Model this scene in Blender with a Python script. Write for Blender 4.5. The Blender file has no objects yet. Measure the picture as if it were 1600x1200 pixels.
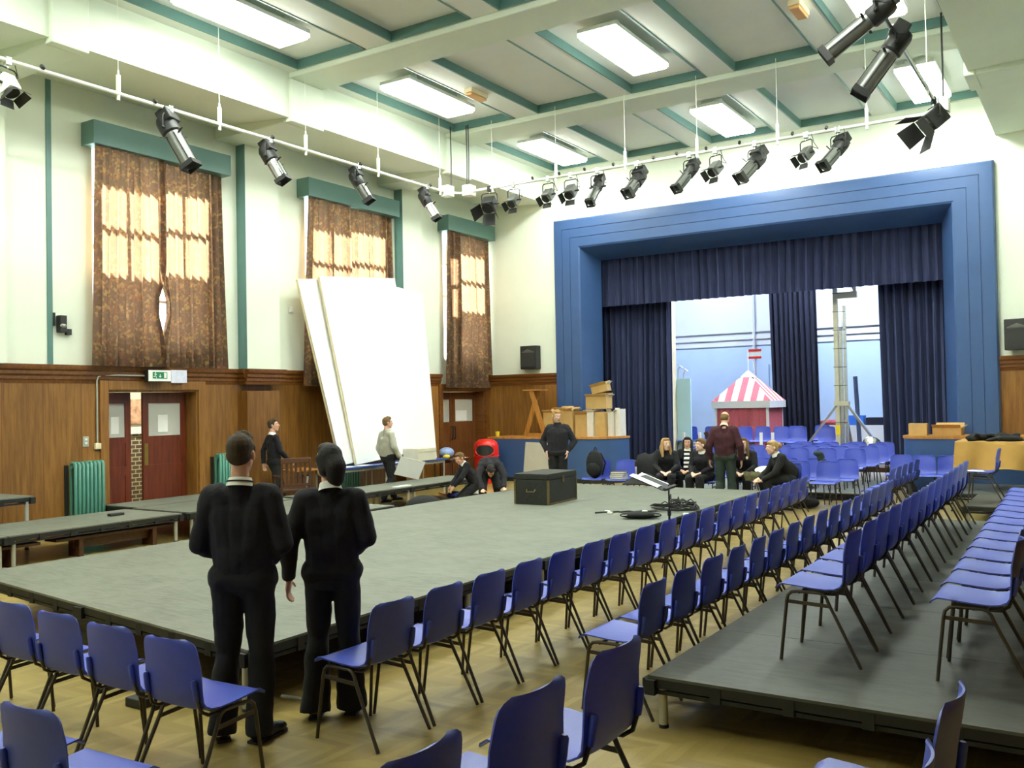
import bpy, bmesh, math, random
from mathutils import Vector, Matrix, Euler, noise
random.seed(7)
SC = bpy.context.scene
COL = SC.collection
PI = math.pi

# ------------------------------------------------------------------ camera
CAM_H = 1.9
def _cam():
    yaw, pitch, roll, F = 0.570881, 0.0197552, -0.0189203, 1444.67
    f = Vector((-math.sin(yaw)*math.cos(pitch), math.cos(yaw)*math.cos(pitch), math.sin(pitch)))
    r = Vector((math.cos(yaw), math.sin(yaw), 0)); u = r.cross(f)
    r2 = r*math.cos(roll)+u*math.sin(roll); u2 = r2.cross(f)
    cd = bpy.data.cameras.new('camera'); c = bpy.data.objects.new('camera', cd); COL.objects.link(c)
    cd.sensor_width = 36; cd.lens = F/1600*36; cd.clip_start = .05; cd.clip_end = 200
    m = Matrix((r2, u2, -f)).transposed().to_4x4(); m.translation = (0, 0, CAM_H)
    c.matrix_world = m
    SC.camera = c
_cam()

# ------------------------------------------------------------------ light
SC.view_settings.view_transform = 'Standard'
SC.view_settings.look = 'None'
SC.view_settings.gamma = 1
SC.view_settings.use_curve_mapping = False
SC.view_settings.exposure = 0.74
SC.cycles.max_bounces = 8
SC.cycles.diffuse_bounces = 5
SC.cycles.sample_clamp_indirect = 6
SC.cycles.caustics_reflective = False
SC.cycles.caustics_refractive = False
w = bpy.data.worlds.new('daylight'); SC.world = w; w.use_nodes = True
w.node_tree.nodes['Background'].inputs[0].default_value = (.80, .90, 1, 1)
w.node_tree.nodes['Background'].inputs[1].default_value = 4.0
sd = bpy.data.lights.new('sun', 'SUN'); sd.energy = 150; sd.angle = .02; sd.color = (1, .95, .90)
so = bpy.data.objects.new('sun', sd); COL.objects.link(so)
so.rotation_euler = Vector((-.60, .10, .79)).to_track_quat('Z', 'Y').to_euler()
LAMP_E = 32.0

# ------------------------------------------------------------------ helpers
def lin(h):
    h = h.lstrip('#'); o = []
    for i in (0, 2, 4):
        c = int(h[i:i+2], 16)/255
        o.append(c/12.92 if c <= .04045 else ((c+.055)/1.055)**2.4)
    return (o[0], o[1], o[2], 1)
class NT:
    def __init__(s, name):
        s.m = bpy.data.materials.new(name); s.m.use_nodes = True
        s.t = s.m.node_tree; s.b = s.t.nodes['Principled BSDF']; s.out = s.t.nodes['Material Output']
    def n(s, typ, **kw):
        nd = s.t.nodes.new(typ)
        for k, v in kw.items(): setattr(nd, k, v)
        return nd
    def l(s, a, b): s.t.links.new(a, b)
    def coord(s, scale=(1, 1, 1), rot=(0, 0, 0), kind='Object'):
        tc = s.n('ShaderNodeTexCoord'); mp = s.n('ShaderNodeMapping')
        mp.inputs['Scale'].default_value = scale; mp.inputs['Rotation'].default_value = rot
        s.l(tc.outputs[kind], mp.inputs['Vector']); return mp.outputs[0]
    def noise(s, vec, scale, detail=4, rough=.6):
        nd = s.n('ShaderNodeTexNoise'); nd.inputs['Scale'].default_value = scale
        nd.inputs['Detail'].default_value = detail; nd.inputs['Roughness'].default_value = rough
        if vec: s.l(vec, nd.inputs['Vector'])
        return nd
    def ramp(s, fac, stops, interp='LINEAR'):
        r = s.n('ShaderNodeValToRGB'); r.color_ramp.interpolation = interp
        e = r.color_ramp.elements
        while len(e) < len(stops): e.new(.5)
        for k, (p, c) in enumerate(stops): e[k].position = p; e[k].color = lin(c) if isinstance(c, str) else c
        s.l(fac, r.inputs[0]); return r.outputs[0]
    def mix(s, fac, a, b, mode='MIX'):
        m = s.n('ShaderNodeMix', data_type='RGBA', blend_type=mode)
        for sk, v in ((m.inputs[0], fac), (m.inputs[6], a), (m.inputs[7], b)):
            if hasattr(v, 'type'): s.l(v, sk)
            else: sk.default_value = v
        return m.outputs[2]
    def math(s, op, a, b=0.0, c=0.0):
        m = s.n('ShaderNodeMath', operation=op)
        for sk, v in zip(m.inputs, (a, b, c)):
            if hasattr(v, 'type'): s.l(v, sk)
            else: sk.default_value = v
        return m.outputs[0]
    def bump(s, h, strength=.3, dist=.01):
        b = s.n('ShaderNodeBump'); b.inputs['Strength'].default_value = strength; b.inputs['Distance'].default_value = dist
        s.l(h, b.inputs['Height']); s.l(b.outputs[0], s.b.inputs['Normal'])
def pm(name, hexc, rough=.6, var=.10, scale=9, bump=0, metal=0, stretch=(1, 1, 1), spec=.5, coat=0):
    t = NT(name); c = lin(hexc)
    v = t.coord(stretch); nz = t.noise(v, scale)
    dk = tuple(x*(1-var) for x in c[:3])+(1,); lt = tuple(min(1, x*(1+var)) for x in c[:3])+(1,)
    t.l(t.ramp(nz.outputs[0], [(.3, dk), (.7, lt)]), t.b.inputs['Base Color'])
    t.b.inputs['Roughness'].default_value = rough; t.b.inputs['Metallic'].default_value = metal
    t.b.inputs['Specular IOR Level'].default_value = spec
    if coat: t.b.inputs['Coat Weight'].default_value = coat
    if bump: t.bump(nz.outputs[0], bump)
    return t.m
def emis(name, hexc, strength):
    t = NT(name); t.b.inputs['Base Color'].default_value = lin(hexc)
    v = t.coord(); nz = t.noise(v, 2.0)
    t.l(t.ramp(nz.outputs[0], [(.2, tuple(x*.96 for x in lin(hexc)[:3])+(1,)), (.8, hexc)]), t.b.inputs['Emission Color'])
    t.b.inputs['Emission Strength'].default_value = strength
    return t.m

class MB:
    """collects solids and builds ONE mesh object"""
    def __init__(s, M=None): s.v = []; s.f = []; s.M = M
    def add(s, vs, fs):
        o = len(s.v)
        for p in vs:
            p = Vector(p); s.v.append(tuple(s.M @ p) if s.M else tuple(p))
        for f in fs: s.f.append(tuple(i+o for i in f))
        return s
    def box(s, x0, x1, y0, y1, z0, z1):
        vs = [(x, y, z) for z in (z0, z1) for y in (y0, y1) for x in (x0, x1)]
        return s.add(vs, [(0, 2, 3, 1), (4, 5, 7, 6), (0, 1, 5, 4), (2, 6, 7, 3), (0, 4, 6, 2), (1, 3, 7, 5)])
    def cbox(s, c, d, R=None):
        hx, hy, hz = d[0]/2, d[1]/2, d[2]/2; c = Vector(c)
        vs = []
        for z in (-hz, hz):
            for y in (-hy, hy):
                for x in (-hx, hx):
                    p = Vector((x, y, z)); vs.append(c+(R @ p if R else p))
        return s.add(vs, [(0, 2, 3, 1), (4, 5, 7, 6), (0, 1, 5, 4), (2, 6, 7, 3), (0, 4, 6, 2), (1, 3, 7, 5)])
    def bar(s, p0, p1, w, h, up=(0, 0, 1)):
        p0, p1 = Vector(p0), Vector(p1); d = (p1-p0).normalized(); u = Vector(up)
        sd = d.cross(u)
        if sd.length < 1e-4: sd = d.cross(Vector((1, 0, 0)))
        sd.normalize(); u = sd.cross(d)
        vs = []
        for p in (p0, p1):
            for a, b in ((-1, -1), (1, -1), (1, 1), (-1, 1)): vs.append(p+sd*a*w/2+u*b*h/2)
        return s.add(vs, [(3, 2, 1, 0), (4, 5, 6, 7), (0, 1, 5, 4), (1, 2, 6, 5), (2, 3, 7, 6), (3, 0, 4, 7)])
    def tube(s, pts, r, n=8, caps=True):
        pts = [Vector(p) for p in pts]; rs = r if isinstance(r, (list, tuple)) else [r]*len(pts)
        vs = []; fs = []; prev = None
        for i, p in enumerate(pts):
            d = ((pts[i+1]-p) if i < len(pts)-1 else (p-pts[i-1]))
            if 0 < i < len(pts)-1: d = (pts[i+1]-p).normalized()+(p-pts[i-1]).normalized()
            d.normalize()
            if prev is None:
                a = d.cross(Vector((0, 0, 1)))
                if a.length < 1e-3: a = d.cross(Vector((1, 0, 0)))
            else: a = prev-d*prev.dot(d)
            a.normalize(); prev = a; b = d.cross(a)
            for k in range(n):
                t = 2*PI*k/n; vs.append(p+a*math.cos(t)*rs[i]+b*math.sin(t)*rs[i])
        for i in range(len(pts)-1):
            for k in range(n):
                k2 = (k+1) % n; fs.append((i*n+k, i*n+k2, (i+1)*n+k2, (i+1)*n+k))
        if caps:
            fs.append(tuple(range(n-1, -1, -1))); fs.append(tuple(range((len(pts)-1)*n, len(pts)*n)))
        return s.add(vs, fs)
    def cyl(s, p0, p1, r0, r1=None, n=12): return s.tube([p0, p1], [r0, r0 if r1 is None else r1], n)
    def lathe(s, prof, c=(0, 0, 0), n=20, R=None, sx=1, sy=1):
        c = Vector(c); vs = []; fs = []
        for r, z in prof:
            for k in range(n):
                t = 2*PI*k/n; p = Vector((r*math.cos(t)*sx, r*math.sin(t)*sy, z)); vs.append(c+(R @ p if R else p))
        m = len(prof)
        for i in range(m-1):
            for k in range(n):
                k2 = (k+1) % n; fs.append((i*n+k, i*n+k2, (i+1)*n+k2, (i+1)*n+k))
        if prof[0][0] > 1e-5: fs.append(tuple(range(n-1, -1, -1)))
        if prof[-1][0] > 1e-5: fs.append(tuple(range((m-1)*n, m*n)))
        return s.add(vs, fs)
    def ell(s, c, r, R=None, n=14, m=9):
        prof = [(max(1e-6, math.sin(PI*i/m)), -math.cos(PI*i/m)) for i in range(m+1)]
        c = Vector(c); vs = []; fs = []
        for q, z in prof:
            for k in range(n):
                t = 2*PI*k/n; p = Vector((q*math.cos(t)*r[0], q*math.sin(t)*r[1], z*r[2])); vs.append(c+(R @ p if R else p))
        for i in range(m):
            for k in range(n):
                k2 = (k+1) % n; fs.append((i*n+k, i*n+k2, (i+1)*n+k2, (i+1)*n+k))
        return s.add(vs, fs)
    def prism(s, poly, z0, z1):
        n = len(poly)
        return s.add([(x, y, z0) for x, y in poly]+[(x, y, z1) for x, y in poly],
                     [tuple(range(n-1, -1, -1)), tuple(range(n, 2*n))]+[(i, (i+1) % n, n+(i+1) % n, n+i) for i in range(n)])
    def grid(s, rows, close=False):
        vs = [p for r in rows for p in r]; w = len(rows[0]); fs = []
        for i in range(len(rows)-1):
            for k in range(w if close else w-1):
                k2 = (k+1) % w; fs.append((i*w+k, i*w+k2, (i+1)*w+k2, (i+1)*w+k))
        return s.add(vs, fs)
    def slab(s, rows, th, nrm=None):
        """closed sheet: grid of points + a copy pushed along vertex normals"""
        H, W = len(rows), len(rows[0]); P = [[Vector(p) for p in r] for r in rows]
        def N(i, k):
            a = P[min(i+1, H-1)][k]-P[max(i-1, 0)][k]; b = P[i][min(k+1, W-1)]-P[i][max(k-1, 0)]
            v = a.cross(b); return v.normalized() if v.length > 1e-9 else Vector((0, 0, 1))
        Q = [[P[i][k]+N(i, k)*th for k in range(W)] for i in range(H)]
        vs = [p for r in P for p in r]+[p for r in Q for p in r]; o = H*W; fs = []
        for i in range(H-1):
            for k in range(W-1):
                a, b, c, d = i*W+k, i*W+k+1, (i+1)*W+k+1, (i+1)*W+k
                fs.append((d, c, b, a)); fs.append((a+o, b+o, c+o, d+o))
        ring = [k for k in range(W)]+[i*W+W-1 for i in range(1, H)]+[(H-1)*W+k for k in range(W-2, -1, -1)]+[i*W for i in range(H-2, 0, -1)]
        for j in range(len(ring)):
            a, b = ring[j], ring[(j+1) % len(ring)]; fs.append((a, b, b+o, a+o))
        return s.add(vs, fs)
    def build(s, name, m=None, parent=None, smooth=0, bevel=0):
        me = bpy.data.meshes.new(name); me.from_pydata(s.v, [], s.f); me.update()
        if m: me.materials.append(m)
        bm = bmesh.new(); bm.from_mesh(me); bmesh.ops.recalc_face_normals(bm, faces=bm.faces); bm.to_mesh(me); bm.free()
        if smooth:
            me.shade_smooth(); me.set_sharp_from_angle(angle=math.radians(smooth))
        o = bpy.data.objects.new(name, me); COL.objects.link(o)
        if parent: o.parent = parent
        if bevel:
            b = o.modifiers.new('bevel', 'BEVEL'); b.width = bevel; b.segments = 2; b.limit_method = 'ANGLE'; b.angle_limit = .6
        return o
def tag(o, label, cat, group=None, kind=None):
    o['label'] = short(label); o['category'] = cat
    if group: o['group'] = group
    if kind: o['kind'] = kind
    return o
def short(l):
    if l and not 4 <= len(l.replace('-', ' ').split()) <= 16: print('LABEL', l)
    return l
def thing(name, label, cat, loc=(0, 0, 0), rz=0, group=None):
    o = bpy.data.objects.new(name, None); COL.objects.link(o); o.empty_display_size = .2
    o.location = loc; o.rotation_euler = (0, 0, rz)
    return tag(o, label, cat, group)
def struct(o): o['kind'] = 'structure'; return o
def dup(root, loc, rz, label):
    r = root.copy(); COL.objects.link(r); r.location = loc; r.rotation_euler = (0, 0, rz); r['label'] = short(label)
    for ch in list(root.children):
        c = ch.copy(); COL.objects.link(c); c.parent = r
        for g in ch.children:
            d = g.copy(); COL.objects.link(d); d.parent = c
    return r
ORD = 'first second third fourth fifth sixth seventh eighth ninth tenth eleventh twelfth thirteenth fourteenth fifteenth sixteenth seventeenth eighteenth nineteenth twentieth'.split()

# ------------------------------------------------------------------ materials
def wood(name, base, dark, vert=True, board=.0, rough=.38, scale=1.0):
    t = NT(name); st = (6*scale, 6*scale, .5*scale) if vert else (.5*scale, 6*scale, 6*scale)
    v = t.coord(st); nz = t.noise(v, 3.2, 6, .65); big = t.noise(t.coord((1, 1, .45)), 1.1, 3)
    col = t.ramp(nz.outputs[0], [(.28, dark), (.72, base)])
    col = t.mix(t.math('MULTIPLY', t.ramp(big.outputs[0], [(.45, (0, 0, 0, 1)), (.72, (1, 1, 1, 1))]), .45), col, lin(dark))
    if board:
        sp = t.n('ShaderNodeSeparateXYZ'); t.l(t.coord(), sp.inputs[0])
        s = t.math('ADD', sp.outputs[0], sp.outputs[1]); q = t.math('DIVIDE', s, board)
        wn = t.n('ShaderNodeTexWhiteNoise', noise_dimensions='1D'); t.l(t.math('FLOOR', q), wn.inputs['W'])
        hs = t.n('ShaderNodeHueSaturation'); t.l(col, hs.inputs['Color']); t.l(t.math('MULTIPLY_ADD', wn.outputs[0], .45, .78), hs.inputs['Value'])
        fr = t.math('FRACT', q); ln = t.math('LESS_THAN', fr, .018)
        col = t.mix(ln, hs.outputs[0], lin(dark))
    t.l(col, t.b.inputs['Base Color']); t.b.inputs['Roughness'].default_value = rough
    t.bump(nz.outputs[0], .06)
    return t.m
def parquet():
    t = NT('oak_parquet'); sp = t.n('ShaderNodeSeparateXYZ'); t.l(t.coord(rot=(0, 0, .78)), sp.inputs[0])
    x, y = sp.outputs[0], sp.outputs[1]; P = .46; W = .075
    fx = t.math('FRACT', t.math('DIVIDE', x, P)); tri = t.math('MULTIPLY', t.math('ABSOLUTE', t.math('SUBTRACT', fx, .5)), P)
    s = t.math('DIVIDE', t.math('ADD', y, tri), W); cell = t.n('ShaderNodeCombineXYZ')
    t.l(t.math('FLOOR', s), cell.inputs[0]); t.l(t.math('FLOOR', t.math('DIVIDE', x, P/2)), cell.inputs[1])
    wn = t.n('ShaderNodeTexWhiteNoise', noise_dimensions='3D'); t.l(cell.outputs[0], wn.inputs['Vector'])
    nz = t.noise(t.coord((1, 1, 1)), 1.3, 5); fine = t.noise(t.coord((3, 14, 1), (0, 0, .3)), 6, 4)
    col = t.ramp(wn.outputs[0], [(0, '#7c6a36'), (.5, '#917e44'), (1, '#a69256')])
    col = t.mix(t.math('MULTIPLY', nz.outputs[0], .5), col, lin('#8e7a42'))
    col = t.mix(t.math('MULTIPLY', fine.outputs[0], .3), col, lin('#857139'))
    gx = t.math('LESS_THAN', t.math('FRACT', s), .05)
    col = t.mix(t.math('MULTIPLY', gx, .45), col, lin('#7d6430'))
    t.l(col, t.b.inputs['Base Color']); t.b.inputs['Roughness'].default_value = .34
    t.bump(t.math('SUBTRACT', 1.0, gx), .06, .004)
    return t.m
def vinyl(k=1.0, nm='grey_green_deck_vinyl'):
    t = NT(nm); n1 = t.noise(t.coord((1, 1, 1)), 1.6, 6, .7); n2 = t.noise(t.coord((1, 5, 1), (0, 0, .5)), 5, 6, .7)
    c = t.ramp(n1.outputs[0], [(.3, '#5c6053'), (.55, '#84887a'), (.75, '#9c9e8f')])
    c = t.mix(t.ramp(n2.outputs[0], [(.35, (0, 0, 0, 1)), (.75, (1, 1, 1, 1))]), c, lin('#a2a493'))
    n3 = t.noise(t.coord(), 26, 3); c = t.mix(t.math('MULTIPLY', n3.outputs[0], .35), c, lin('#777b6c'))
    c = t.mix(1.0, c, (k, k, k, 1), 'MULTIPLY')  # k scales the whole colour down, further for the right-hand decks
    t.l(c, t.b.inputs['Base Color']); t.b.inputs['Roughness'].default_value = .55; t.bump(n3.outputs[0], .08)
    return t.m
def curtain_print():
    t = NT('floral_print_curtain')
    v = t.coord(); vo = t.n('ShaderNodeTexVoronoi'); vo.inputs['Scale'].default_value = 25; t.l(v, vo.inputs['Vector'])
    sp = t.n('ShaderNodeSeparateColor'); t.l(vo.outputs['Color'], sp.inputs[0])
    c = t.ramp(sp.outputs[0], [(0, '#3a2c2a'), (.18, '#86502f'), (.32, '#b0925a'), (.44, '#4f4c3a'), (.58, '#6d3d34'), (.70, '#9c7c4c'), (.82, '#3c3634')], 'CONSTANT')
    big = t.n('ShaderNodeTexVoronoi'); big.inputs['Scale'].default_value = 4.5; t.l(v, big.inputs['Vector'])
    c = t.mix(t.ramp(big.outputs['Distance'], [(.26, (.8, .8, .8, 1)), (.42, (0, 0, 0, 1))]), c, lin('#3d2b29'))
    nz = t.noise(v, 40, 3); c = t.mix(t.math('MULTIPLY', nz.outputs[0], .25), c, lin('#7a5c3c'))
    tr = t.n('ShaderNodeBsdfTranslucent'); t.l(t.mix(.68, c, lin('#ffe6cc')), tr.inputs[0])
    t.l(c, t.b.inputs['Base Color']); t.b.inputs['Roughness'].default_value = .9
    mx = t.n('ShaderNodeMixShader'); mx.inputs[0].default_value = .36
    t.l(t.b.outputs[0], mx.inputs[1]); t.l(tr.outputs[0], mx.inputs[2]); t.l(mx.outputs[0], t.out.inputs[0])
    return t.m
def glass(name, hexc, alpha):
    """thin pane: mostly see-through, some tint/gloss"""
    t = NT(name); tr = t.n('ShaderNodeBsdfTransparent'); tr.inputs[0].default_value = lin('#f2f7f7')
    nz = t.noise(t.coord(), 3); t.l(t.ramp(nz.outputs[0], [(.3, hexc), (.7, hexc)]), t.b.inputs['Base Color']); t.b.inputs['Roughness'].default_value = .1
    mx = t.n('ShaderNodeMixShader'); mx.inputs[0].default_value = alpha
    t.l(tr.outputs[0], mx.inputs[1]); t.l(t.b.outputs[0], mx.inputs[2]); t.l(mx.outputs[0], t.out.inputs[0])
    return t.m
def frosted(name, hexc, k=.6):
    t = NT(name); tr = t.n('ShaderNodeBsdfTranslucent'); nz = t.noise(t.coord(), 30)
    t.l(t.ramp(nz.outputs[0], [(.3, hexc), (.7, hexc)]), tr.inputs[0]); t.b.inputs['Base Color'].default_value = lin(hexc); t.b.inputs['Roughness'].default_value = .25
    mx = t.n('ShaderNodeMixShader'); mx.inputs[0].default_value = k
    t.l(t.b.outputs[0], mx.inputs[1]); t.l(tr.outputs[0], mx.inputs[2]); t.l(mx.outputs[0], t.out.inputs[0])
    return t.m
def brick():
    t = NT('brown_brick'); b = t.n('ShaderNodeTexBrick'); t.l(t.coord((1, 1, 1), (0, PI/2, 0)), b.inputs['Vector'])
    sp = t.n('ShaderNodeSeparateXYZ'); t.l(t.coord(), sp.inputs[0]); cb = t.n('ShaderNodeCombineXYZ')
    t.l(t.math('ADD', sp.outputs[0], sp.outputs[1]), cb.inputs[0]); t.l(sp.outputs[2], cb.inputs[1]); t.l(cb.outputs[0], b.inputs['Vector'])
    b.inputs['Scale'].default_value = 3.1; b.inputs['Color1'].default_value = lin('#7d6148'); b.inputs['Color2'].default_value = lin('#6a5443'); b.inputs['Mortar'].default_value = lin('#d8cfa8')
    b.inputs['Mortar Size'].default_value = .03
    t.l(b.outputs[0], t.b.inputs['Base Color']); t.b.inputs['Roughness'].default_value = .8
    return t.m
def striped(name, axis, period, ca, cb, transl=0):
    t = NT(name); sp = t.n('ShaderNodeSeparateXYZ'); t.l(t.coord(), sp.inputs[0])
    if axis == 3:
        s = sp.outputs[0]
    else: s = sp.outputs[axis]
    f = t.math('FRACT', t.math('DIVIDE', s, period)); st = t.math('GREATER_THAN', f, .5)
    nz = t.noise(t.coord(), 14); 
    c = t.mix(st, lin(ca), lin(cb)); c = t.mix(t.math('MULTIPLY', nz.outputs[0], .2), c, lin(ca))
    t.l(c, t.b.inputs['Base Color']); t.b.inputs['Roughness'].default_value = .85
    return t.m
M = dict(
    wall=pm('pale_cream_paint', '#e9efdd', .7, .03, 1.2), ceil=pm('ceiling_paint', '#e6e9e0', .8, .03, 1.0), beam=pm('pale_green_beam_paint', '#dfe8d6', .75, .03, 1.0),
    teal=pm('teal_gloss_paint', '#587d78', .35, .05, 4), teal_rad=pm('green_radiator_paint', '#56907f', .35, .08, 6),
    panel=wood('oak_panelling', '#9c6e31', '#6a4219', True, .62), panel_dark=wood('oak_moulding', '#84531f', '#532d10', False), doorw=wood('red_brown_door', '#7b3418', '#4e1d0d', True, 0, .4), doorw2=wood('brown_door', '#84502a', '#573015', True, 0, .4),
    floor=parquet(), vinyl=vinyl(.57), vinyl_dk=vinyl(.255, 'darkened_deck_vinyl'), black=pm('black_painted_steel', '#1d1d1a', .5, .2, 12), black_edge=pm('black_deck_edge', '#151511', .6, .25, 10), steel=pm('galvanised_leg', '#b9bbb0', .4, .08, 8, metal=.4),
    curt=curtain_print(), blue_paint=pm('stage_blue_paint', '#33507f', .45, .05, 2.5), blue_dark=pm('groove_shadow_blue', '#27497c', .5, .05, 3), velvet=None,
    white=pm('white_paint', '#f0f0ea', .6, .03, 3), canvas=pm('white_canvas', '#f1f2ee', .8, .025, 2.2, bump=.05), canvas_edge=pm('cream_flat_timber', '#e8d9b4', .7, .08, 5),
    plastic=pm('blue_chair_plastic', '#3b4cae', .42, .04, 12, spec=.65), frame=pm('brown_grey_chair_tube', '#4b443a', .4, .12, 16, metal=.5), chrome=pm('bright_steel', '#c8c9c6', .25, .05, 8, metal=.9),
    lamp_body=pm('lantern_grey', '#6a6c66', .4, .12, 14, metal=.3), lamp_blk=pm('lantern_black', '#1f1f1d', .55, .15, 14), alu=pm('aluminium', '#cfcbb2', .35, .06, 6, metal=.6), rail=pm('white_rail_paint', '#edeee2', .4, .03, 5),
    card=pm('brown_cardboard', '#bd9a5f', .8, .08, 6), card_in=pm('pale_cardboard', '#d9d2c6', .8, .06, 6), pine=wood('orange_pine', '#c48a3e', '#9a6526', True, 0, .45), tan=pm('tan_cloth', '#b38a46', .85, .06, 5, bump=.1),
    red=pm('red_plastic', '#d42219', .3, .05, 5), chest=pm('worn_black_paint', '#1a1c14', .6, .45, 22, bump=.25), paper=pm('white_paper', '#f2f1ea', .7, .02, 5), yellow=pm('yellow_plastic', '#e5c92f', .5, .05, 5),
    skin=pm('skin', '#d3a186', .55, .06, 18), skin2=pm('skin_pale', '#dfb59d', .55, .06, 18), jumper=pm('black_wool', '#1a191e', .95, .18, 60, bump=.3), black_cloth=pm('black_cloth', '#131314', .9, .2, 30, bump=.2), maroon=pm('maroon_wool', '#3d1a20', .95, .2, 70, bump=.35), hoodie=pm('grey_marl', '#a9a796', .95, .1, 60, bump=.2), shirt=pm('white_shirt', '#eeeee6', .8, .03, 20), shoe=pm('black_leather', '#161514', .35, .2, 20), green_tr=pm('dark_green_cord', '#27332a', .9, .2, 40, bump=.2),
    hair_brown=pm('brown_hair', '#40331f', .85, .35, 40, stretch=(5, 5, 1), bump=.4), hair_black=pm('black_hair', '#1b1613', .8, .35, 40, stretch=(5, 5, 1), bump=.4), hair_blond=pm('blond_hair', '#a88650', .75, .3, 40, stretch=(5, 5, 1), bump=.4), hair_light=pm('light_brown_hair', '#6e532f', .8, .3, 40, stretch=(5, 5, 1), bump=.4),
    eye=pm('dark_eye', '#241a14', .2, .1, 10), lip=pm('lip', '#a8605a', .5, .1, 10), stage_wall=pm('stage_blue_grey_wall', '#bdd3ec', .75, .04, 1.5), stage_top=pm('stage_upper_wall', '#d5d8dd', .75, .03, 1.5), box_cream=pm('cream_box_card', '#cfcab4', .8, .05, 5), sky_blue=pm('pale_blue_flat', '#bfe6ee', .7, .03, 2),
    blue_top=pm('blue_table_edge', '#2c4486', .45, .06, 6), brick=brick(), green_sign=pm('sign_green', '#1d7d54', .4, .04, 5), amber=pm('amber_lens', '#e0a868', .4, .05, 5), dark_wood=wood('dark_brown_wood', '#5f3b21', '#3b2311', False, 0, .45))
def velvet():
    t = NT('navy_velvet'); nz = t.noise(t.coord((9, 9, .6)), 4, 5)
    t.l(t.ramp(nz.outputs[0], [(.3, '#181d38'), (.7, '#272e52')]), t.b.inputs['Base Color'])
    t.b.inputs['Roughness'].default_value = .9; t.b.inputs['Sheen Weight'].default_value = .5; t.b.inputs['Sheen Roughness'].default_value = .4; t.b.inputs['Sheen Tint'].default_value = lin('#8fa3e0')
    return t.m
M['velvet'] = velvet(); M['velvet_dk'] = pm('black_velvet', '#14172a', .95, .25, 6, stretch=(8, 8, .6))
M['lens'] = emis('light_diffuser', '#f3fbf2', LAMP_E)
M['opal'] = emis('opal_light_side', '#eef5ea', 4.5)
M['glass'] = glass('clear_glass', '#cfd8d8', .12); M['frost'] = frosted('dimming_frosted_glass', '#eef2f4', .35); M['door_glass'] = frosted('door_obscure_glass', '#d9d8cf', .3)
# ------------------------------------------------------------------ room shell
XW, YB, ZC = -13.5, 19.86, 7.6
SYF = 26.3
YN = -5.0          # wall behind the camera
struct(MB().box(XW-3, 3.3, YN-.3, SYF, -.1, 0).build('floor', M['floor']))
# left wall: openings for three windows and two doors
def wall_with_holes(name, x0, x1, y0, y1, z0, z1, holes, m):
    ys = sorted({y0, y1, *[h[0] for h in holes], *[h[1] for h in holes]}); zs = sorted({z0, z1, *[h[2] for h in holes], *[h[3] for h in holes]})
    b = MB()
    for i in range(len(ys)-1):
        run = None
        for k in range(len(zs)-1):
            cy, cz = (ys[i]+ys[i+1])/2, (zs[k]+zs[k+1])/2
            hole = any(h[0] < cy < h[1] and h[2] < cz < h[3] for h in holes)
            if not hole: run = (zs[k] if run is None else run[0], zs[k+1]) if run is not None else (zs[k], zs[k+1])
            if hole or k == len(zs)-2:
                if run: b.box(x0, x1, ys[i], ys[i+1], run[0], run[1])
                run = None
    return struct(b.build(name, m))
WIN = [(8.75, 11.05), (13.4, 15.85), (18.0, 19.7)]
DOOR1, DOOR3 = (8.99, 10.7), (17.87, 19.64)
DZ = 2.2
wall_with_holes('wall_left', XW-.35, XW, YN, YB+.4, 0, 7.8, [(a, b, 2.95, 6.2) for a, b in WIN]+[(a, b, -1, DZ) for a, b in (DOOR1, DOOR3)], M['wall'])
# pilasters with teal returns
n = 0
for y0, y1 in ((6.35, 8.02), (11.66, 12.48), (16.2, 16.9)):
    n += 1
    px = XW+.23
    if n == 1:
        struct(MB().box(XW, px, y0, y0+.9, 2.6, 6.97).build('trim_1', M['wall']))
        struct(MB().box(XW-.02, XW+.02, 7.99, 8.07, 2.6, 6.97).build('trim_2', M['teal']))
    else:
        struct(MB().box(XW, px, y0+.012, y1, 2.6, 6.97).build('trim_%d' % (n*2-1), M['wall']))
        struct(MB().box(XW, px+.002, y0, y0+.012, 2.6, 6.97).build('trim_%d' % (n*2), M['teal']))
        struct(MB().box(XW, px, y0, y1, 0, 2.2).build('trim_%d' % (n+20), M['panel']))
# windows: frame, glazing bars, clear upper lights, frosting added to lower lights to dim the curtains
for k, (a, b) in enumerate(WIN):
    xg = XW-.22; f = MB(); zt = 4.55
    for y in (a, b-.06): f.box(xg-.04, xg+.04, y, y+.06, 2.95, 6.2)
    for z in (2.95, zt-.03, 6.14): f.box(xg-.04, xg+.04, a, b, z, z+.06)
    for q in range(1, 4): y = a+(b-a)*q/4; f.box(xg-.025, xg+.025, y-.02, y+.02, 2.95, 6.2)
    for z in (3.75, 5.35): f.box(xg-.025, xg+.025, a, b, z-.02, z+.02)
    wn = struct(f.build('window_%d' % (k+1), M['white']))
    MB().box(xg-.006, xg+.006, a, b, zt, 6.2).build('window_pane', M['glass'], wn)
    MB().box(xg-.006, xg+.006, a, b, 2.95, zt).build('window_pane', M['frost'], wn)
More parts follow.
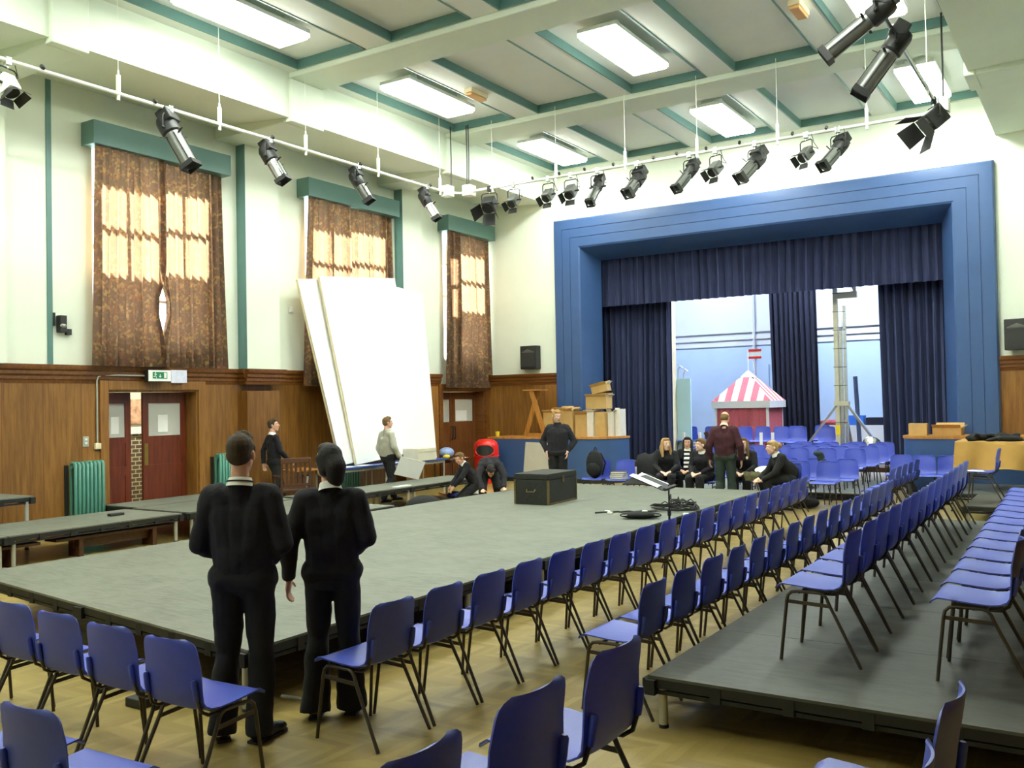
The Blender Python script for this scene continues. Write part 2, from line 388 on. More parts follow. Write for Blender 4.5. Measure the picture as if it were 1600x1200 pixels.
# dado panelling on the left wall + moulding
def dado_left(y0, y1, x=XW, idx=0):
    struct(MB().box(x, x+.03, y0, y1, 0, 2.36).build('trim_%d' % (30+idx), M['panel']))
def mould(b, prof, p0, p1, out):
    """extrude a profile (out, z) from p0 to p1 along a wall; out = outward unit (x,y)"""
    vs = []
    for p in (p0, p1):
        for d, z in prof: vs.append((p[0]+out[0]*d, p[1]+out[1]*d, z))
    m = len(prof)
    b.add(vs, [tuple(range(m)), tuple(range(2*m-1, m-1, -1))]+[(i, i+m, (i+1) % m+m, (i+1) % m) for i in range(m)])
RAIL = [(0, 2.32), (.035, 2.32), (.045, 2.37), (.06, 2.385), (.06, 2.43), (.085, 2.46), (.085, 2.51), (.11, 2.53), (.12, 2.57), (.12, 2.605), (0, 2.605)]
ix = 0
for y0, y1 in ((YN, DOOR1[0]-.16), (DOOR1[1]+.16, DOOR3[0]-.16), (DOOR3[1]+.14, YB)):
    dado_left(y0, y1, XW, ix); ix += 1
b = MB(); mould(b, RAIL, (XW, YN), (XW, 11.66), (1, 0)); mould(b, RAIL, (XW+.23, 11.6), (XW+.23, 12.54), (1, 0)); mould(b, RAIL, (XW, 12.48), (XW, 16.2), (1, 0)); mould(b, RAIL, (XW+.23, 16.14), (XW+.23, 16.96), (1, 0)); mould(b, RAIL, (XW, 16.9), (XW, DOOR3[0]-.1), (1, 0))
mould(b, RAIL, (XW, 11.66), (XW+.25, 11.66), (0, -1)); mould(b, RAIL, (XW, 16.2), (XW+.25, 16.2), (0, -1))
struct(b.build('trim_40', M['panel_dark'], smooth=30))
struct(MB().box(XW, XW+.05, YN, DOOR1[0]-.16, 0, .14).box(XW, XW+.05, DOOR1[1]+.16, DOOR3[0]-.16, 0, .14).build('baseboard_left', M['panel_dark']))
# back wall with the proscenium opening
PX0, PX1, PZ = -10.66, -2.40, 5.74
def back_wall():
    b = MB(); y0, y1 = YB, YB+.4
    b.box(XW-.35, PX0, y0, y1, 0, 7.8); b.box(PX1, 3, y0, y1, 0, 7.8); b.box(PX0, PX1, y0, y1, PZ, 7.8)
    return struct(b.build('wall_back', M['wall']))
back_wall()
b = MB().box(XW, -11.38, YB-.03, YB, 0, 2.36).box(-1.69, -.2, YB-.03, YB, 0, 2.36); struct(b.build('trim_41', M['panel']))
b = MB(); mould(b, RAIL, (XW, YB), (-11.38, YB), (0, -1)); mould(b, RAIL, (-1.69, YB), (-.2, YB), (0, -1)); struct(b.build('trim_42', M['panel_dark'], smooth=30))
# proscenium surround: stepped painted frame with a rounded outer edge and a deep splay
def proscenium():
    # profile (inset from outer edge, y) ; the outer edge starts at the wall
    prof = [(0, YB), (0, YB-.10), (.03, YB-.15), (.09, YB-.165), (.25, YB-.165), (.252, YB-.15), (.262, YB-.15), (.264, YB-.165), (.47, YB-.165), (.472, YB-.15), (.482, YB-.15), (.484, YB-.165), (.70, YB-.165), (.74, YB-.14), (1.0, YB+.42), (1.0, YB+.47)]
    X0, X1, ZT = -11.38, -1.69, 6.35; rows = []
    for d, y in prof:
        rows.append([(X0+d, y, 0), (X0+d, y, ZT-d), (X1-d, y, ZT-d), (X1-d, y, 0)])
    b = MB(); b.grid(rows)
    return struct(b.build('trim_43', M['blue_paint'], smooth=25))
proscenium()
# ceiling: slab, lattice of ribs leaving recessed panels, teal linings
RX = [(-11.35, -9.82), (-9.30, -7.76), (-7.27, -5.80), (-5.30, -3.86), (-3.40, -1.88)]
RY = [(-5.0, -1.9), (-1.0, 2.6), (3.0, 6.9), (7.5, 11.15), (12.0, 15.6), (16.52, 19.72)]
XL, XR = -11.6, -1.65
struct(MB().box(XL-.3, XR+.3, YN, YB, 7.74, 7.9).build('ceiling', M['ceil']))
b = MB()
xs = [XL]+[v for p in RX for v in p]+[XR]
for i in range(0, len(xs), 2): b.box(xs[i], xs[i+1], YN, YB, ZC, 7.745)
for x0, x1 in RX:
    ys = [YN]+[v for p in RY for v in p]+[YB]
    for i in range(0, len(ys), 2):
        if ys[i+1]-ys[i] > .01: b.box(x0, x1, ys[i], ys[i+1], ZC, 7.745)
struct(b.build('trim_44', M['ceil']))
b = MB()      # downstand cross beams
for i in range(len(RY)-1):
    y0, y1 = RY[i][1]+.03, RY[i+1][0]-.03
    b.box(XL, XR, y0, y1, ZC-.10, ZC)
    b.box(XL-.1, XL+.06, y0, y1, 6.76, ZC-.101); b.box(XR-.06, XR+.1, y0, y1, 6.76, ZC-.101); b.box(XW, XL-.101, y0, y1, 6.76, 7.02); b.box(XR+.101, 3, y0, y1, 6.76, 7.02)
struct(b.build('trim_45', M['beam'], bevel=.02))
b = MB(); t = .03
for x0, x1 in RX:
    for y0, y1 in RY:
        b.box(x0, x0+t, y0, y1, ZC-.012, 7.742); b.box(x1-t, x1, y0, y1, ZC-.012, 7.742); b.box(x0, x1, y0, y0+t, ZC-.012, 7.742); b.box(x0, x1, y1-t, y1, ZC-.012, 7.742)
struct(b.build('trim_46', M['teal']))
# side soffits (dropped, slightly sloping) left and right
def soffit(xa, xb, name):
    b = MB(); 
    b.add([(xa, YN, 6.99), (xb, YN, 6.83), (xb, YN, 7.8), (xa, YN, 7.8), (xa, YB, 6.99), (xb, YB, 6.83), (xb, YB, 7.8), (xa, YB, 7.8)],
          [(0, 1, 2, 3), (7, 6, 5, 4), (0, 4, 5, 1), (1, 5, 6, 2), (2, 6, 7, 3), (3, 7, 4, 0)])
    return struct(b.build(name, M['beam']))
soffit(XW, XL, 'trim_47'); soffit(3.0, XR, 'trim_48')
# right-hand wall (pier from Y 9 on) and the bay the camera stands in, wall behind
struct(MB().box(-.2, .2, 9.0, YB, 0, 7.2).build('wall_right', M['wall']))
struct(MB().box(.2, 3, 9.0, 9.3, 0, 7.2).box(3, 3.3, YN, 9.3, 0, 7.2).build('wall_right_bay', M['panel']))
struct(MB().box(XW-.35, 3.3, YN-.3, YN, 0, 7.9).build('wall_front', M['wall']))
# stage house behind the opening
SX0, SX1, SY, SZ, SC_Z = -13.2, -.6, 26.0, .4, 7.2
struct(MB().box(SX0, SX1, YB+.4, SY+.2, SZ-.1, SZ).build('floor_stage', M['dark_wood']))
b = MB().box(SX0, SX1, SY, SY+.2, SZ, 3.42); struct(b.build('wall_stage_lower', M['stage_wall']))
b = MB().box(SX0, SX1, SY, SY+.2, 3.42, SC_Z); struct(b.build('wall_stage_upper', M['stage_top']))
b = MB().box(SX0, SX1, SY-.05, SY, 3.78, 3.84).box(SX0, SX1, SY-.04, SY, 3.58, 3.62).box(SX0, SX1, SY-.03, SY, 3.40, 3.44); struct(b.build('trim_50', M['stage_top']))
struct(MB().box(SX0-.2, SX0, YB+.4, SY+.2, SZ, SC_Z).box(SX1, SX1+.2, YB+.4, SY+.2, SZ, SC_Z).build('wall_stage_side', M['stage_top']))
struct(MB().box(SX0-.2, SX1+.2, YB+.4, SY+.2, SC_Z, SC_Z+.2).build('ceiling_stage', M['stage_top']))
struct(MB().box(-9.3, -8.02, SY-.06, SY, SZ, 2.85).build('door_3', M['stage_wall']))
b = MB().tube([(-8.42, SY-.06, .5), (-8.42, SY-.06, 6.8)], .045, 8); struct(b.build('trim_51', M['stage_top']))
struct(MB().box(-6.9, -4.3, SY-.5, SY, SZ, 1.12).build('trim_52', M['stage_top']))
# fill lamps added out of sight behind the valance, in place of stage daylight
for k, (x, y, e) in enumerate(((-9.0, 23.3, 1), (-5.2, 23.4, 1))):
    s = thing('stage_fill_lamp', 'unseen fill lamp added over the stage, %s one, hidden above the valance' % ('left-hand' if k == 0 else 'right-hand'), 'ceiling light', (x, y, 6.6), 0, 'fill lamps added over the stage')
    MB().box(-1.3, 1.3, -.2, .2, .1, .2).build('housing', M['white'], s); MB().box(-1.28, 1.28, -.18, .18, .04, .1).build('diffuser', None, s).data.materials.append(emis('stage_tube_%d' % k, '#d6e6ff', (70, 125)[k]))
    for q in (-.9, .9): MB().cyl((q, 0, .2), (q, 0, .6), .015).build('hanger', M['white'], s)

# ------------------------------------------------------------------ ceiling lights
COLN = ['left', 'middle', 'right']; BAYN = {18.0: 'bay nearest the stage wall', 13.45: 'second bay from the stage wall', 9.1: 'third bay from the stage wall', 4.6: 'fourth bay from the stage wall', .5: 'bay behind the viewer'}
first = None
for y in (18.0, 13.45, 9.1, 4.6, .5):
    for k, x in enumerate((-10.33, -6.36, -2.62)):
        if y < 5 and k == 2: continue
        lab = 'white ceiling light in the %s, %s column' % (BAYN[y], COLN[k])
        if first is None:
            t = thing('ceiling_light', lab, 'ceiling light', (x, y, 7.45), 0, 'white ceiling light panels')
            MB().box(-.33, .33, -1.0, 1.0, .085, .15).build('housing', M['white'], t, bevel=.01)
            MB().box(-.325, .325, -.995, .995, .03, .085).build('opal_side', M['opal'], t)
            MB().box(-.30, .30, -.97, .97, 0, .03).build('diffuser', M['lens'], t)
            for q in (-.65, .65): MB().box(-.2, .2, q-.05, q+.05, .15, .29).build('mounting', M['white'], t)
            first = t
        else: dup(first, (x, y, 7.45), 0, lab)
for k, (x, y) in enumerate(((-9.56, 13.85), (-3.62, 13.55))):
    t = thing('emergency_light', 'cream emergency light with an amber lens on the %s rib' % ('left-hand ceiling' if k == 0 else 'right-hand ceiling'), 'emergency light', (x, y, 7.6), 0, 'emergency lights')
    MB().box(-.09, .09, -.26, .26, -.08, 0).build('housing', M['canvas_edge'], t, bevel=.01); MB().box(-.075, .075, -.24, .24, -.13, -.08).build('lens', M['amber'], t, bevel=.015)
# ------------------------------------------------------------------ curtains, pelmets
def pleats(y0t, y1t, y0b, y1b, zt, zb, x, amp, npl, seed, axis='y', gap=None):
    """pleated sheet hanging between two edges; runs along y (left wall) or x (stage)"""
    rnd = random.Random(seed); ph = rnd.random()*6; cols = npl*6; rows = []
    off = [rnd.uniform(.6, 1.3) for _ in range(npl+2)]
    for i in range(13):
        v = i/12; z = zt+(zb-zt)*v; r = []
        for k in range(cols+1):
            u = k/cols; a = y0t+(y0b-y0t)*v; c = y1t+(y1b-y1t)*v
            p = a+(c-a)*u + .012*math.sin(9*u+3*v+ph)
            d = amp*off[int(u*npl)]*math.sin(2*PI*npl*u+ph)*(.75+.35*v)+.3*amp*math.sin(2*PI*npl*2.3*u+1.3*ph)
            r.append((x+d, p, z) if axis == 'y' else (p, x+d, z))
        rows.append(r)
    return rows
CW = [('window nearest the camera', 8.57, 11.26, 8.60, 11.30, 2.6, 9.92), ('middle window behind the white flats', 13.19, 15.99, 13.10, 16.0, 2.3, 14.55), ('window beside the stage wall', 17.81, 19.82, 17.78, 19.84, 2.28, 18.35)]
for k, (nm, a, bb, c, d, zb, mid) in enumerate(CW):
    p = MB().box(XW+.003, XW+.34, a, bb, 6.07, 6.44).build('pelmet', M['teal'], bevel=.006); tag(p, 'teal painted box pelmet over the %s' % nm, 'pelmet', 'teal pelmets')
    zt = 6.07
    for s in (0, 1):
        y0, y1 = (a+.12, mid+(.05 if k != 1 else 0)) if s == 0 else (mid-(.05 if k != 1 else 0), bb-.05)
        z0, z1 = (c, mid+(.07 if k != 1 else .02)) if s == 0 else (mid-(.07 if k != 1 else .02), d)
        rows = pleats(y0, y1, z0, z1, zt, zb, XW+(.115 if s else .23), .05, 9 if k < 2 else 7, 10*k+s)
        for r in rows:
            for q in range(len(r)):
                u = q/(len(r)-1); e = u if s == 0 else 1-u; p = Vector(r[q])
                if e > .8:
                    v = (zt-p.z)/(zt-zb); sg = -1 if s == 0 else 1
                    g = (.22*max(0, 1-((v-.72)/.15)**2)) if k == 0 else (.05 if k == 1 else .2*max(0, 1-((v-.80)/.12)**2))
                    r[q] = (p.x, p.y+sg*g*(e-.8)/.2 - (sg*.012 if k != 1 else 0)*(e-.8)/.2, p.z)
        o = MB().slab(rows, .004).build('curtain', M['curt'], smooth=60)
        tag(o, 'patterned brown and rust curtain, %s half, at the %s' % ('left' if s == 0 else 'right', nm), 'curtain', 'patterned window curtains')
rows = pleats(9.75, 12.2, 9.75, 12.2, 6.3, 2.4, -.42, .04, 8, 77)
tag(MB().slab(rows, .004).build('curtain', M['curt'], smooth=60), 'patterned curtain just showing at the top right edge of the photo', 'curtain', 'patterned window curtains')
tag(MB().box(-.62, -.203, 9.7, 12.25, 6.3, 6.6).build('pelmet', M['teal'], bevel=.006), 'teal pelmet of the curtain on the right-hand wall', 'pelmet', 'teal pelmets')
# stage curtains
def stage_curt(name, lab, x0, x1, z1, z0, y, amp, npl, seed, m, xb=None):
    xb = xb or (x0, x1)
    o = MB().slab(pleats(x0, x1, xb[0], xb[1], z1, z0, y, amp, npl, seed, 'x'), .006).build(name, m, smooth=60)
    return tag(o, lab, 'curtain', 'dark stage curtains')
stage_curt('valance', 'gathered navy velvet valance across the top of the stage opening', PX0-.5, PX1+.5, 5.9, 4.22, YB+.66, .05, 46, 3, M['velvet'])
stage_curt('stage_curtain', 'navy velvet stage curtain drawn to the left of the opening', PX0-.9, -8.78, 5.6, .42, YB+1.05, .07, 18, 4, M['velvet'], (PX0-.9, -8.85))
stage_curt('stage_curtain', 'navy velvet stage curtain drawn to the right of the opening', -4.05, PX1+.8, 5.6, .42, YB+1.05, .07, 16, 5, M['velvet'], (-4.0, PX1+.8))
stage_curt('stage_curtain', 'narrow black velvet leg curtain hanging mid stage behind the striped booth', -7.60, -6.38, 6.8, .42, 24.75, .06, 9, 6, M['velvet_dk'], (-7.52, -6.28))
# ------------------------------------------------------------------ doors in the left wall
def door_leaf(b0, y0, y1, xc, m, pane_m, zt, parent, name, hinge=None, ang=0, side=1):
    th = .045; W = y1-y0
    T = Matrix.Translation((xc, hinge if hinge is not None else y0, 0)) @ Matrix.Rotation(ang, 4, 'Z') @ Matrix.Translation((0, y0-(hinge if hinge is not None else y0), 0))
    g = (.11, W-.11, 1.44, 2.0)
    def bx(l): 
        q = MB(T)
        for a in l: q.box(-th/2 if len(a) == 4 else a[4], th/2 if len(a) == 4 else a[5], a[0], a[1], a[2], a[3])
        return q
    leaf = bx([(0, .11, 0.01, zt), (W-.11, W, .01, zt), (.11, W-.11, .01, .22), (.11, W-.11, .80, .95), (.11, W-.11, 1.34, 1.44), (.11, W-.11, 2.0, zt), (.11, W-.11, .22, .8, -.012, .012), (.11, W-.11, .95, 1.34, -.012, .012)]).build(name, m, parent)
    bx([(g[0], g[1], g[2], g[3], -.004, .004)]).build('door_pane', pane_m, leaf)
    return leaf, T
for idx, (a, bb, mm) in enumerate(((DOOR1[0], DOOR1[1], M['doorw']), (DOOR3[0], DOOR3[1], M['doorw2']))):
    dr = bpy.data.objects.new('door_%d' % (idx+1), None); COL.objects.link(dr); dr['kind'] = 'structure'
    f = MB().box(XW-.352, XW+.02, a-.16, a+.012, 0, DZ+.16).box(XW-.352, XW+.02, bb-.012, bb+.16, 0, DZ+.16).box(XW-.352, XW+.02, a, bb, DZ-.012, DZ+.16)
    f.box(XW+.02, XW+.06, a-.17, a-.02, 0, DZ+.17).box(XW+.02, XW+.06, bb+.02, bb+.17, 0, DZ+.17).box(XW+.02, XW+.06, a-.02, bb+.02, DZ+.02, DZ+.17)
    f.build('door_frame', M['panel'] if idx == 0 else M['panel_dark'], dr, bevel=.008)
    if idx == 0:
        mid = 9.80; xc = XW-.26
        l1, T1 = door_leaf(0, a+.01, a+.62, xc, mm, M['door_glass'], 2.183, dr, 'door_leaf', a+.01, .10)
        l2, T2 = door_leaf(0, mid, bb-.03, xc, mm, M['door_glass'], 2.183, dr, 'door_leaf')
        MB(T2).box(.023, .032, .02, .09, .95, 1.32).build('push_plate', pm('brass_plate', '#8e7a3c', .35, .1, 9, metal=.7), l2)
        MB(T2).box(.006, .012, .30, .50, 1.50, 1.80).build('notice', M['paper'], l2); MB(T1).box(.006, .012, .22, .38, 1.50, 1.78).build('notice', M['paper'], l1)
    else:
        mid = 18.62; xc = XW-.26
        l1, T1 = door_leaf(0, a+.02, mid-.005, xc, mm, M['door_glass'], 2.183, dr, 'door_leaf')
        l2, T2 = door_leaf(0, mid, bb-.03, xc, mm, M['door_glass'], 2.183, dr, 'door_leaf')
        MB(T2).box(.006, .014, .14, .62, 1.46, 1.72).build('notice', M['paper'], l2)
        MB(T2).tube([(.02, .05, 1.0), (.07, .05, 1.03), (.07, .05, 1.3), (.02, .05, 1.33)], .014).build('door_handle', M['black'], l2); MB(T1).tube([(.02, mid-.005-a-.07, 1.0), (.07, mid-.005-a-.07, 1.03), (.07, mid-.005-a-.07, 1.3), (.02, mid-.005-a-.07, 1.33)], .014).build('door_handle', M['black'], l1)
# corridor behind the doors
struct(MB().box(-16.2, -16.0, 8, YB, 0, 1.42).build('wall_corridor', M['brick']))
struct(MB().box(-16.2, -16.02, 8, YB, 1.42, 2.9).box(-16.2, XW-.35, 7.8, 8, 0, 2.9).box(-16.2, XW-.35, YB, YB+.2, 0, 2.9).build('wall_corridor_upper', M['canvas_edge']))
struct(MB().box(-16.04, -15.94, 8, YB, 1.42, 1.56).build('trim_53', M['white']))
struct(MB().box(-16.2, XW-.35, 7.8, YB+.2, 2.75, 2.9).build('ceiling_corridor', M['ceil']))
for k, y in enumerate((11.2, 19.0)):
    t = thing('corridor_light', 'white light on the corridor ceiling behind the %s door' % ('near' if k == 0 else 'far'), 'ceiling light', (-15.0, y, 2.72), 0, 'corridor lights')
    MB().box(-.12, .12, -.6, .6, -.03, .03).build('housing', M['white'], t); MB().box(-.1, .1, -.58, .58, -.06, -.03).build('diffuser', M['lens'], t)
pf = MB().box(-15.99, -15.96, 10.9, 11.75, 1.62, 2.1).build('picture', pm('poster_print', '#cf9a78', .6, .5, 7)); tag(pf, 'orange-brown picture on the corridor wall seen through the open door', 'picture')
# ------------------------------------------------------------------ chairs
def chair_master():
    t = thing('plastic_chair', '', 'chair', (0, 0, -50), 0)
    # side profile (y, z) of the moulded shell, half width
    prof = [(-.262, .424, .200), (-.254, .437, .208), (-.225, .446, .213), (-.15, .441, .215), (-.05, .432, .213), (.04, .428, .208), (.09, .434, .204), (.125, .452, .202), (.147, .485, .201),
            (.160, .54, .200), (.170, .60, .198), (.180, .66, .195), (.189, .71, .191), (.195, .745, .186), (.199, .768, .176), (.200, .782, .155), (.2005, .790, .115)]
    def rows(i0, i1):
        R = []
        for i in range(i0, i1+1):
            y, z, hw = prof[i]; r = []
            for k in range(13):
                u = -1+k/6; back = max(0, min(1, (i-7)/4)); seat = 1-back
                dz = seat*(.016*(abs(u)**2.4)-.006 if 1 < i < 8 else 0); dy = -back*.030*u*u
                if i <= 1: dz = -.010*u*u*0
                r.append((u*hw, y+dy, z+dz))
            R.append(r)
        return R
    MB().slab(rows(0, 7), -.007).build('seat', M['plastic'], t, smooth=50)
    MB().slab(rows(7, len(prof)-1), -.007).build('backrest', M['plastic'], t, smooth=50)
    for s in (-1, 1):
        fr, re = (s*.196, -.165, .392), (s*.196, .03, .392)
        MB().tube([(s*.222, -.232, 0), (s*.203, -.195, .36)], .0105, 8).build('leg', M['frame'], t, smooth=60)
        MB().tube([(s*.203, .055, .36), (s*.222, .236, 0)], .0105, 8).build('leg', M['frame'], t, smooth=60)
        MB().tube([(s*.203, -.195, .355), (s*.201, -.188, .39), (s*.199, -.165, .412), (s*.198, -.13, .418), (s*.198, 0, .418), (s*.199, .025, .41), (s*.201, .043, .39), (s*.203, .0575, .355)], .0105, 8).build('side_rail', M['frame'], t, smooth=60)
        MB().bar((s*.204, -.195, .355), (s*.204, .06, .345), .006, .022).build('brace', M['frame'], t)
        MB().tube([(s*.172, .152, .50), (s*.171, .160, .54), (s*.169, .167, .59), (s*.169, .168, .60)], [.014, .0145, .0145, .009], 8).build('back_bracket', M['plastic'], t, smooth=60)
        MB().tube([(s*.180, .03, .412), (s*.178, .09, .414), (s*.175, .130, .44), (s*.172, .152, .505)], .009, 6).build('back_stay', M['frame'], t, smooth=60)
    for y in (-.12, .02): MB().tube([(-.2, y, .412), (.2, y, .412)], .009, 6).build('crossbar', M['frame'], t, smooth=60)
    return t
CH0 = chair_master(); _used = [False]
def chair(x, y, z, ang, label, group):
    """ang: world heading the sitter faces, degrees (0 = -Y, 90 = +X, 180 = +Y, -90 = -X)"""
    rz = math.radians(ang); jit = random.Random(len(label)*31+int(x*100)+int(y*57)).uniform(-.025, .025)
    if not _used[0]:
        _used[0] = True; CH0.location = (x, y, z); CH0.rotation_euler = (0, 0, rz+jit); CH0['label'] = label; CH0['group'] = group; return CH0
    c = dup(CH0, (x, y, z), rz+jit, label); c['group'] = group; return c
def lerp_list(pts, n):
    return pts
# row along the low platform
ya = [4.08, 4.57, 5.06, 5.55, 6.04, 6.53, 7.02, 7.52, 8.03, 8.54, 9.04, 9.55, 10.05, 10.55, 11.08, 11.60, 12.10, 12.60, 13.08]
for i, y in enumerate(ya):
    x = -3.615-(0 if y < 9.5 else .135*((y-9.5)/3.6))
    lab = 'blue plastic chair, %s from the near end of the front row beside the low platform' % ORD[i] if i < 18 else 'blue plastic chair at the far end of the front row beside the low platform'
    chair(x, y, 0, -90, lab, 'front row beside the low platform')
yb = [5.27, 5.78, 6.29, 6.80, 7.31, 7.80, 8.30, 8.80, 9.30, 9.79, 10.29, 10.80, 11.32, 11.84, 12.36, 12.86]
for i, y in enumerate(yb):
    lab = 'blue plastic chair, %s from the near end of the parquet row left of the riser' % ORD[i]
    chair(-2.535-(0 if y < 11 else .05*(y-11)/2), y, 0, -90, lab, 'second row on the parquet')
for i in range(14):
    y = 5.88+.5*i
    chair(-1.482-.018*i*.6, y, .3, -90, 'blue chair, %s from the near end of the left row on the grey riser' % ORD[i], 'left row on the grey riser')
for i in range(14):
    y = 5.86+.505*i
    chair(-.602-.011*i, y, .3, -90, 'blue chair, %s from the near end of the right row on the grey riser' % ORD[i], 'right row on the grey riser')
for i, y in enumerate((2.80, 2.26, 1.73)):
    chair(-1.565, y, .3, -90, 'blue plastic chair close to the camera at bottom centre, %s' % ('rightmost and largest of the three' if i == 0 else ('middle of the three' if i == 1 else 'leftmost, only its back corner showing')), 'nearest chairs at the bottom centre')
for i, y in enumerate((2.78, 2.24)):
    chair(-.545, y, .3, -90, 'blue chair seen side on at the bottom right, %s' % ('the farther one with its seat showing' if i == 0 else 'the nearer one at the frame edge'), 'side-on chairs at the bottom right')
for i, (x, y) in enumerate(((-3.88, 3.06), (-4.40, 3.085), (-4.92, 3.115), (-5.43, 3.145), (-5.94, 3.17))):
    lab = ['blue chair at the right end of the row facing the platform, beside the standing boy', 'blue plastic chair, second from the right in the left row facing the platform', 'blue plastic chair, third from the right in the left row facing the platform', 'blue plastic chair cut by the left edge of the photo, facing the platform', 'blue plastic chair mostly beyond the left edge of the photo'][i]
    chair(x, y, 0, 183, lab, 'left row facing the platform')
chair(-3.47, 2.13, 0, 183, 'blue plastic chair at the bottom left corner, in front of the other rows', 'bottom left chairs')
chair(-4.02, 2.15, 0, 183, 'blue plastic chair beyond the bottom left corner with only its seat tip showing', 'bottom left chairs')
for i, y in enumerate((15.0, 15.5, 16.02, 16.55, 17.15)):
    chair(-2.93, y, 0, -90, 'blue chair, %s from the near end of the short far row before the right apron' % ORD[i], 'short far row')
for i, x in enumerate((-3.24, -2.84, -2.42)):
    chair(x, 18.22, 0, 0, 'blue plastic chair against the right-hand blue apron, %s of three facing the hall' % ('leftmost', 'middle', 'rightmost')[i], 'chairs against the right-hand apron')
chair(-1.93, 14.62, 0, -90, 'lone blue plastic chair on the floor beyond the end of the grey riser', 'lone chairs on the right')
chair(-1.52, 15.3, .3, -90, 'lone blue plastic chair with a paper on it, in front of the tan cloth', 'lone chairs on the right')
tag(MB(Matrix.Translation((-1.6, 15.27, .749)) @ Matrix.Rotation(.2, 4, 'Z')).box(-.16, .05, -.12, .13, 0, .006).build('paper', M['paper']), 'white paper lying on the lone chair in front of the tan cloth', 'paper')
# tiers of chairs facing the hall in front of the stage
for r, (y, z, xs, nm) in enumerate(((16.15, 0, (-4.05, -4.55), 'first'), (16.85, 0, (-3.9, -4.42, -4.94, -5.46, -5.98), 'second'), (17.75, .14, (-3.95, -4.47, -4.99, -5.51, -6.03, -6.55, -7.07), 'third'), (18.45, .145, (-3.86, -4.40, -4.94, -5.5, -6.05), 'fourth'), (19.1, .16, (-3.82, -4.35, -4.9, -5.45), 'fifth'), (19.75, .16, (-3.82, -4.35, -4.9, -5.45), 'sixth'))):
    for i, x in enumerate(xs):
        chair(x, y, z, 0, 'blue chair, %s from the right in the %s row facing the hall below the stage' % (ORD[i], nm), 'rows facing the hall below the stage')
for i, (x, y) in enumerate(((-5.95, 23.35), (-6.42, 22.75), (-5.55, 22.15), (-6.62, 22.15), (-7.12, 22.3), (-7.55, 22.25), (-8.0, 22.3), (-6.18, 22.05), (-8.5, 22.5), (-9.05, 22.4))):
    lab = ['dark blue chair on stage highest against the black leg curtain', 'dark blue chair on stage just left of the highest one', 'dark blue chair on stage left of the lifting mast', 'dark blue chair on stage below the black leg curtain', 'dark blue chair on stage under the right side of the booth', 'dark blue chair on stage under the middle of the booth', 'dark blue chair on stage under the left side of the booth', 'dark blue chair on stage in front of the highest one', 'dark blue chair on stage behind the man in maroon', 'dark blue chair on stage beside the pale flat'][i]
    chair(x, y, SZ+(.06 if i in (0, 8) else 0)*0, 0, lab, 'chairs on the stage')
# chairs used by the seated group behind the platform
for x, y, lab in ((-8.1, 15.55, 'blue plastic chair holding the black backpack'), (-7.6, 15.55, 'blue plastic chair beside the backpack with books on its seat'), (-7.2, 16.1, 'blue plastic chair with a dark coat over its back'), (-6.78, 15.75, 'blue plastic chair under the blonde girl on the left'), (-6.52, 16.2, 'blue plastic chair under the girl in the striped scarf'), (-6.02, 15.66, 'blue plastic chair under the girl in profile beside the man in maroon'), (-5.42, 16.0, 'blue plastic chair under the girl facing the camera'), (-4.50, 15.50, 'blue plastic chair under the girl with the blonde bun')):
    chair(x, y, 0, 0 if x < -5 else -50, lab, 'chairs of the seated group')

# ------------------------------------------------------------------ platform decks
def deck(label, quad, z, group, legs=(1, 1, 1, 1), edge=.105, name='platform_deck', legm=None, m=None):
    """quad: 4 corners (x, y) counter-clockwise"""
    c = sum((Vector(p) for p in quad), Vector((0, 0)))/4
    t = thing(name, label, 'platform', (c.x, c.y, 0), 0, group)
    q = [Vector(p)-c for p in quad]; inn = lambda p, d: p-p.normalized()*d
    qq = [inn(p, .0022) for p in q]
    MB().prism([tuple(p) for p in qq], z-.016, z).build('deck_top', m or M['vinyl'], t)
    f = MB()
    for i in range(4):
        a, b = qq[i], qq[(i+1) % 4]; d = (b-a).normalized(); nrm = Vector((d.y, -d.x)); a2, b2 = a-nrm*.025, b-nrm*.025
        f.bar((a2.x, a2.y, z-.043), (b2.x, b2.y, z-.043), .048, .053)
        f.bar((a2.x, a2.y, z-edge+.012), (b2.x, b2.y, z-edge+.012), .03, .024)
        L = (b-a).length; k = max(2, round(L/.42))
        for j in range(k+1):
            p = a2+(b2-a2)*(j/k); f.box(p.x-.03, p.x+.03, p.y-.03, p.y+.03, z-edge, z-.02)
    f.build('deck_frame', M['black_edge'], t)
    for i in range(4):
        if legs[i]:
            p = inn(q[i], .09)
            MB().cyl((p.x, p.y, 0), (p.x, p.y, z-.03), .026, .026, 12).build('leg', legm or M['steel'], t, smooth=50)
            MB().cyl((p.x, p.y, 0), (p.x, p.y, .02), .029, .029, 12).build('foot', M['black'], t.children[-1], smooth=50)
    return t
# main low platform: 2 x 9 decks over a slightly irregular outline
RE = lambda y: -4.50-.02*(y-4)
LE = lambda y: -8.95+.034*max(0, y-4.5)
for r in range(9):
    y0, y1 = (None if r == 0 else 5.3+(r-1)*1.181), 5.3+r*1.181
    for c in range(2):
        xa = lambda y: LE(y) if c == 0 else (LE(y)+RE(y))/2
        xb = lambda y: (LE(y)+RE(y))/2 if c == 0 else RE(y)
        q = [(xa(4.5), 4.53 if c == 0 else 4.23), (xb(4), 4.23 if c == 0 else 3.93), (xb(y1), y1), (xa(y1), y1)] if r == 0 else [(xa(y0), y0), (xb(y0), y0), (xb(y1), y1), (xa(y1), y1)]
        deck('grey deck of the low platform, %s row from the camera, %s column' % (ORD[r], 'left' if c == 0 else 'right'), q, .4, 'decks of the low platform', (c == 0, c == 1, c == 1, c == 0) if r < 8 else (1, 1, 1, 1))
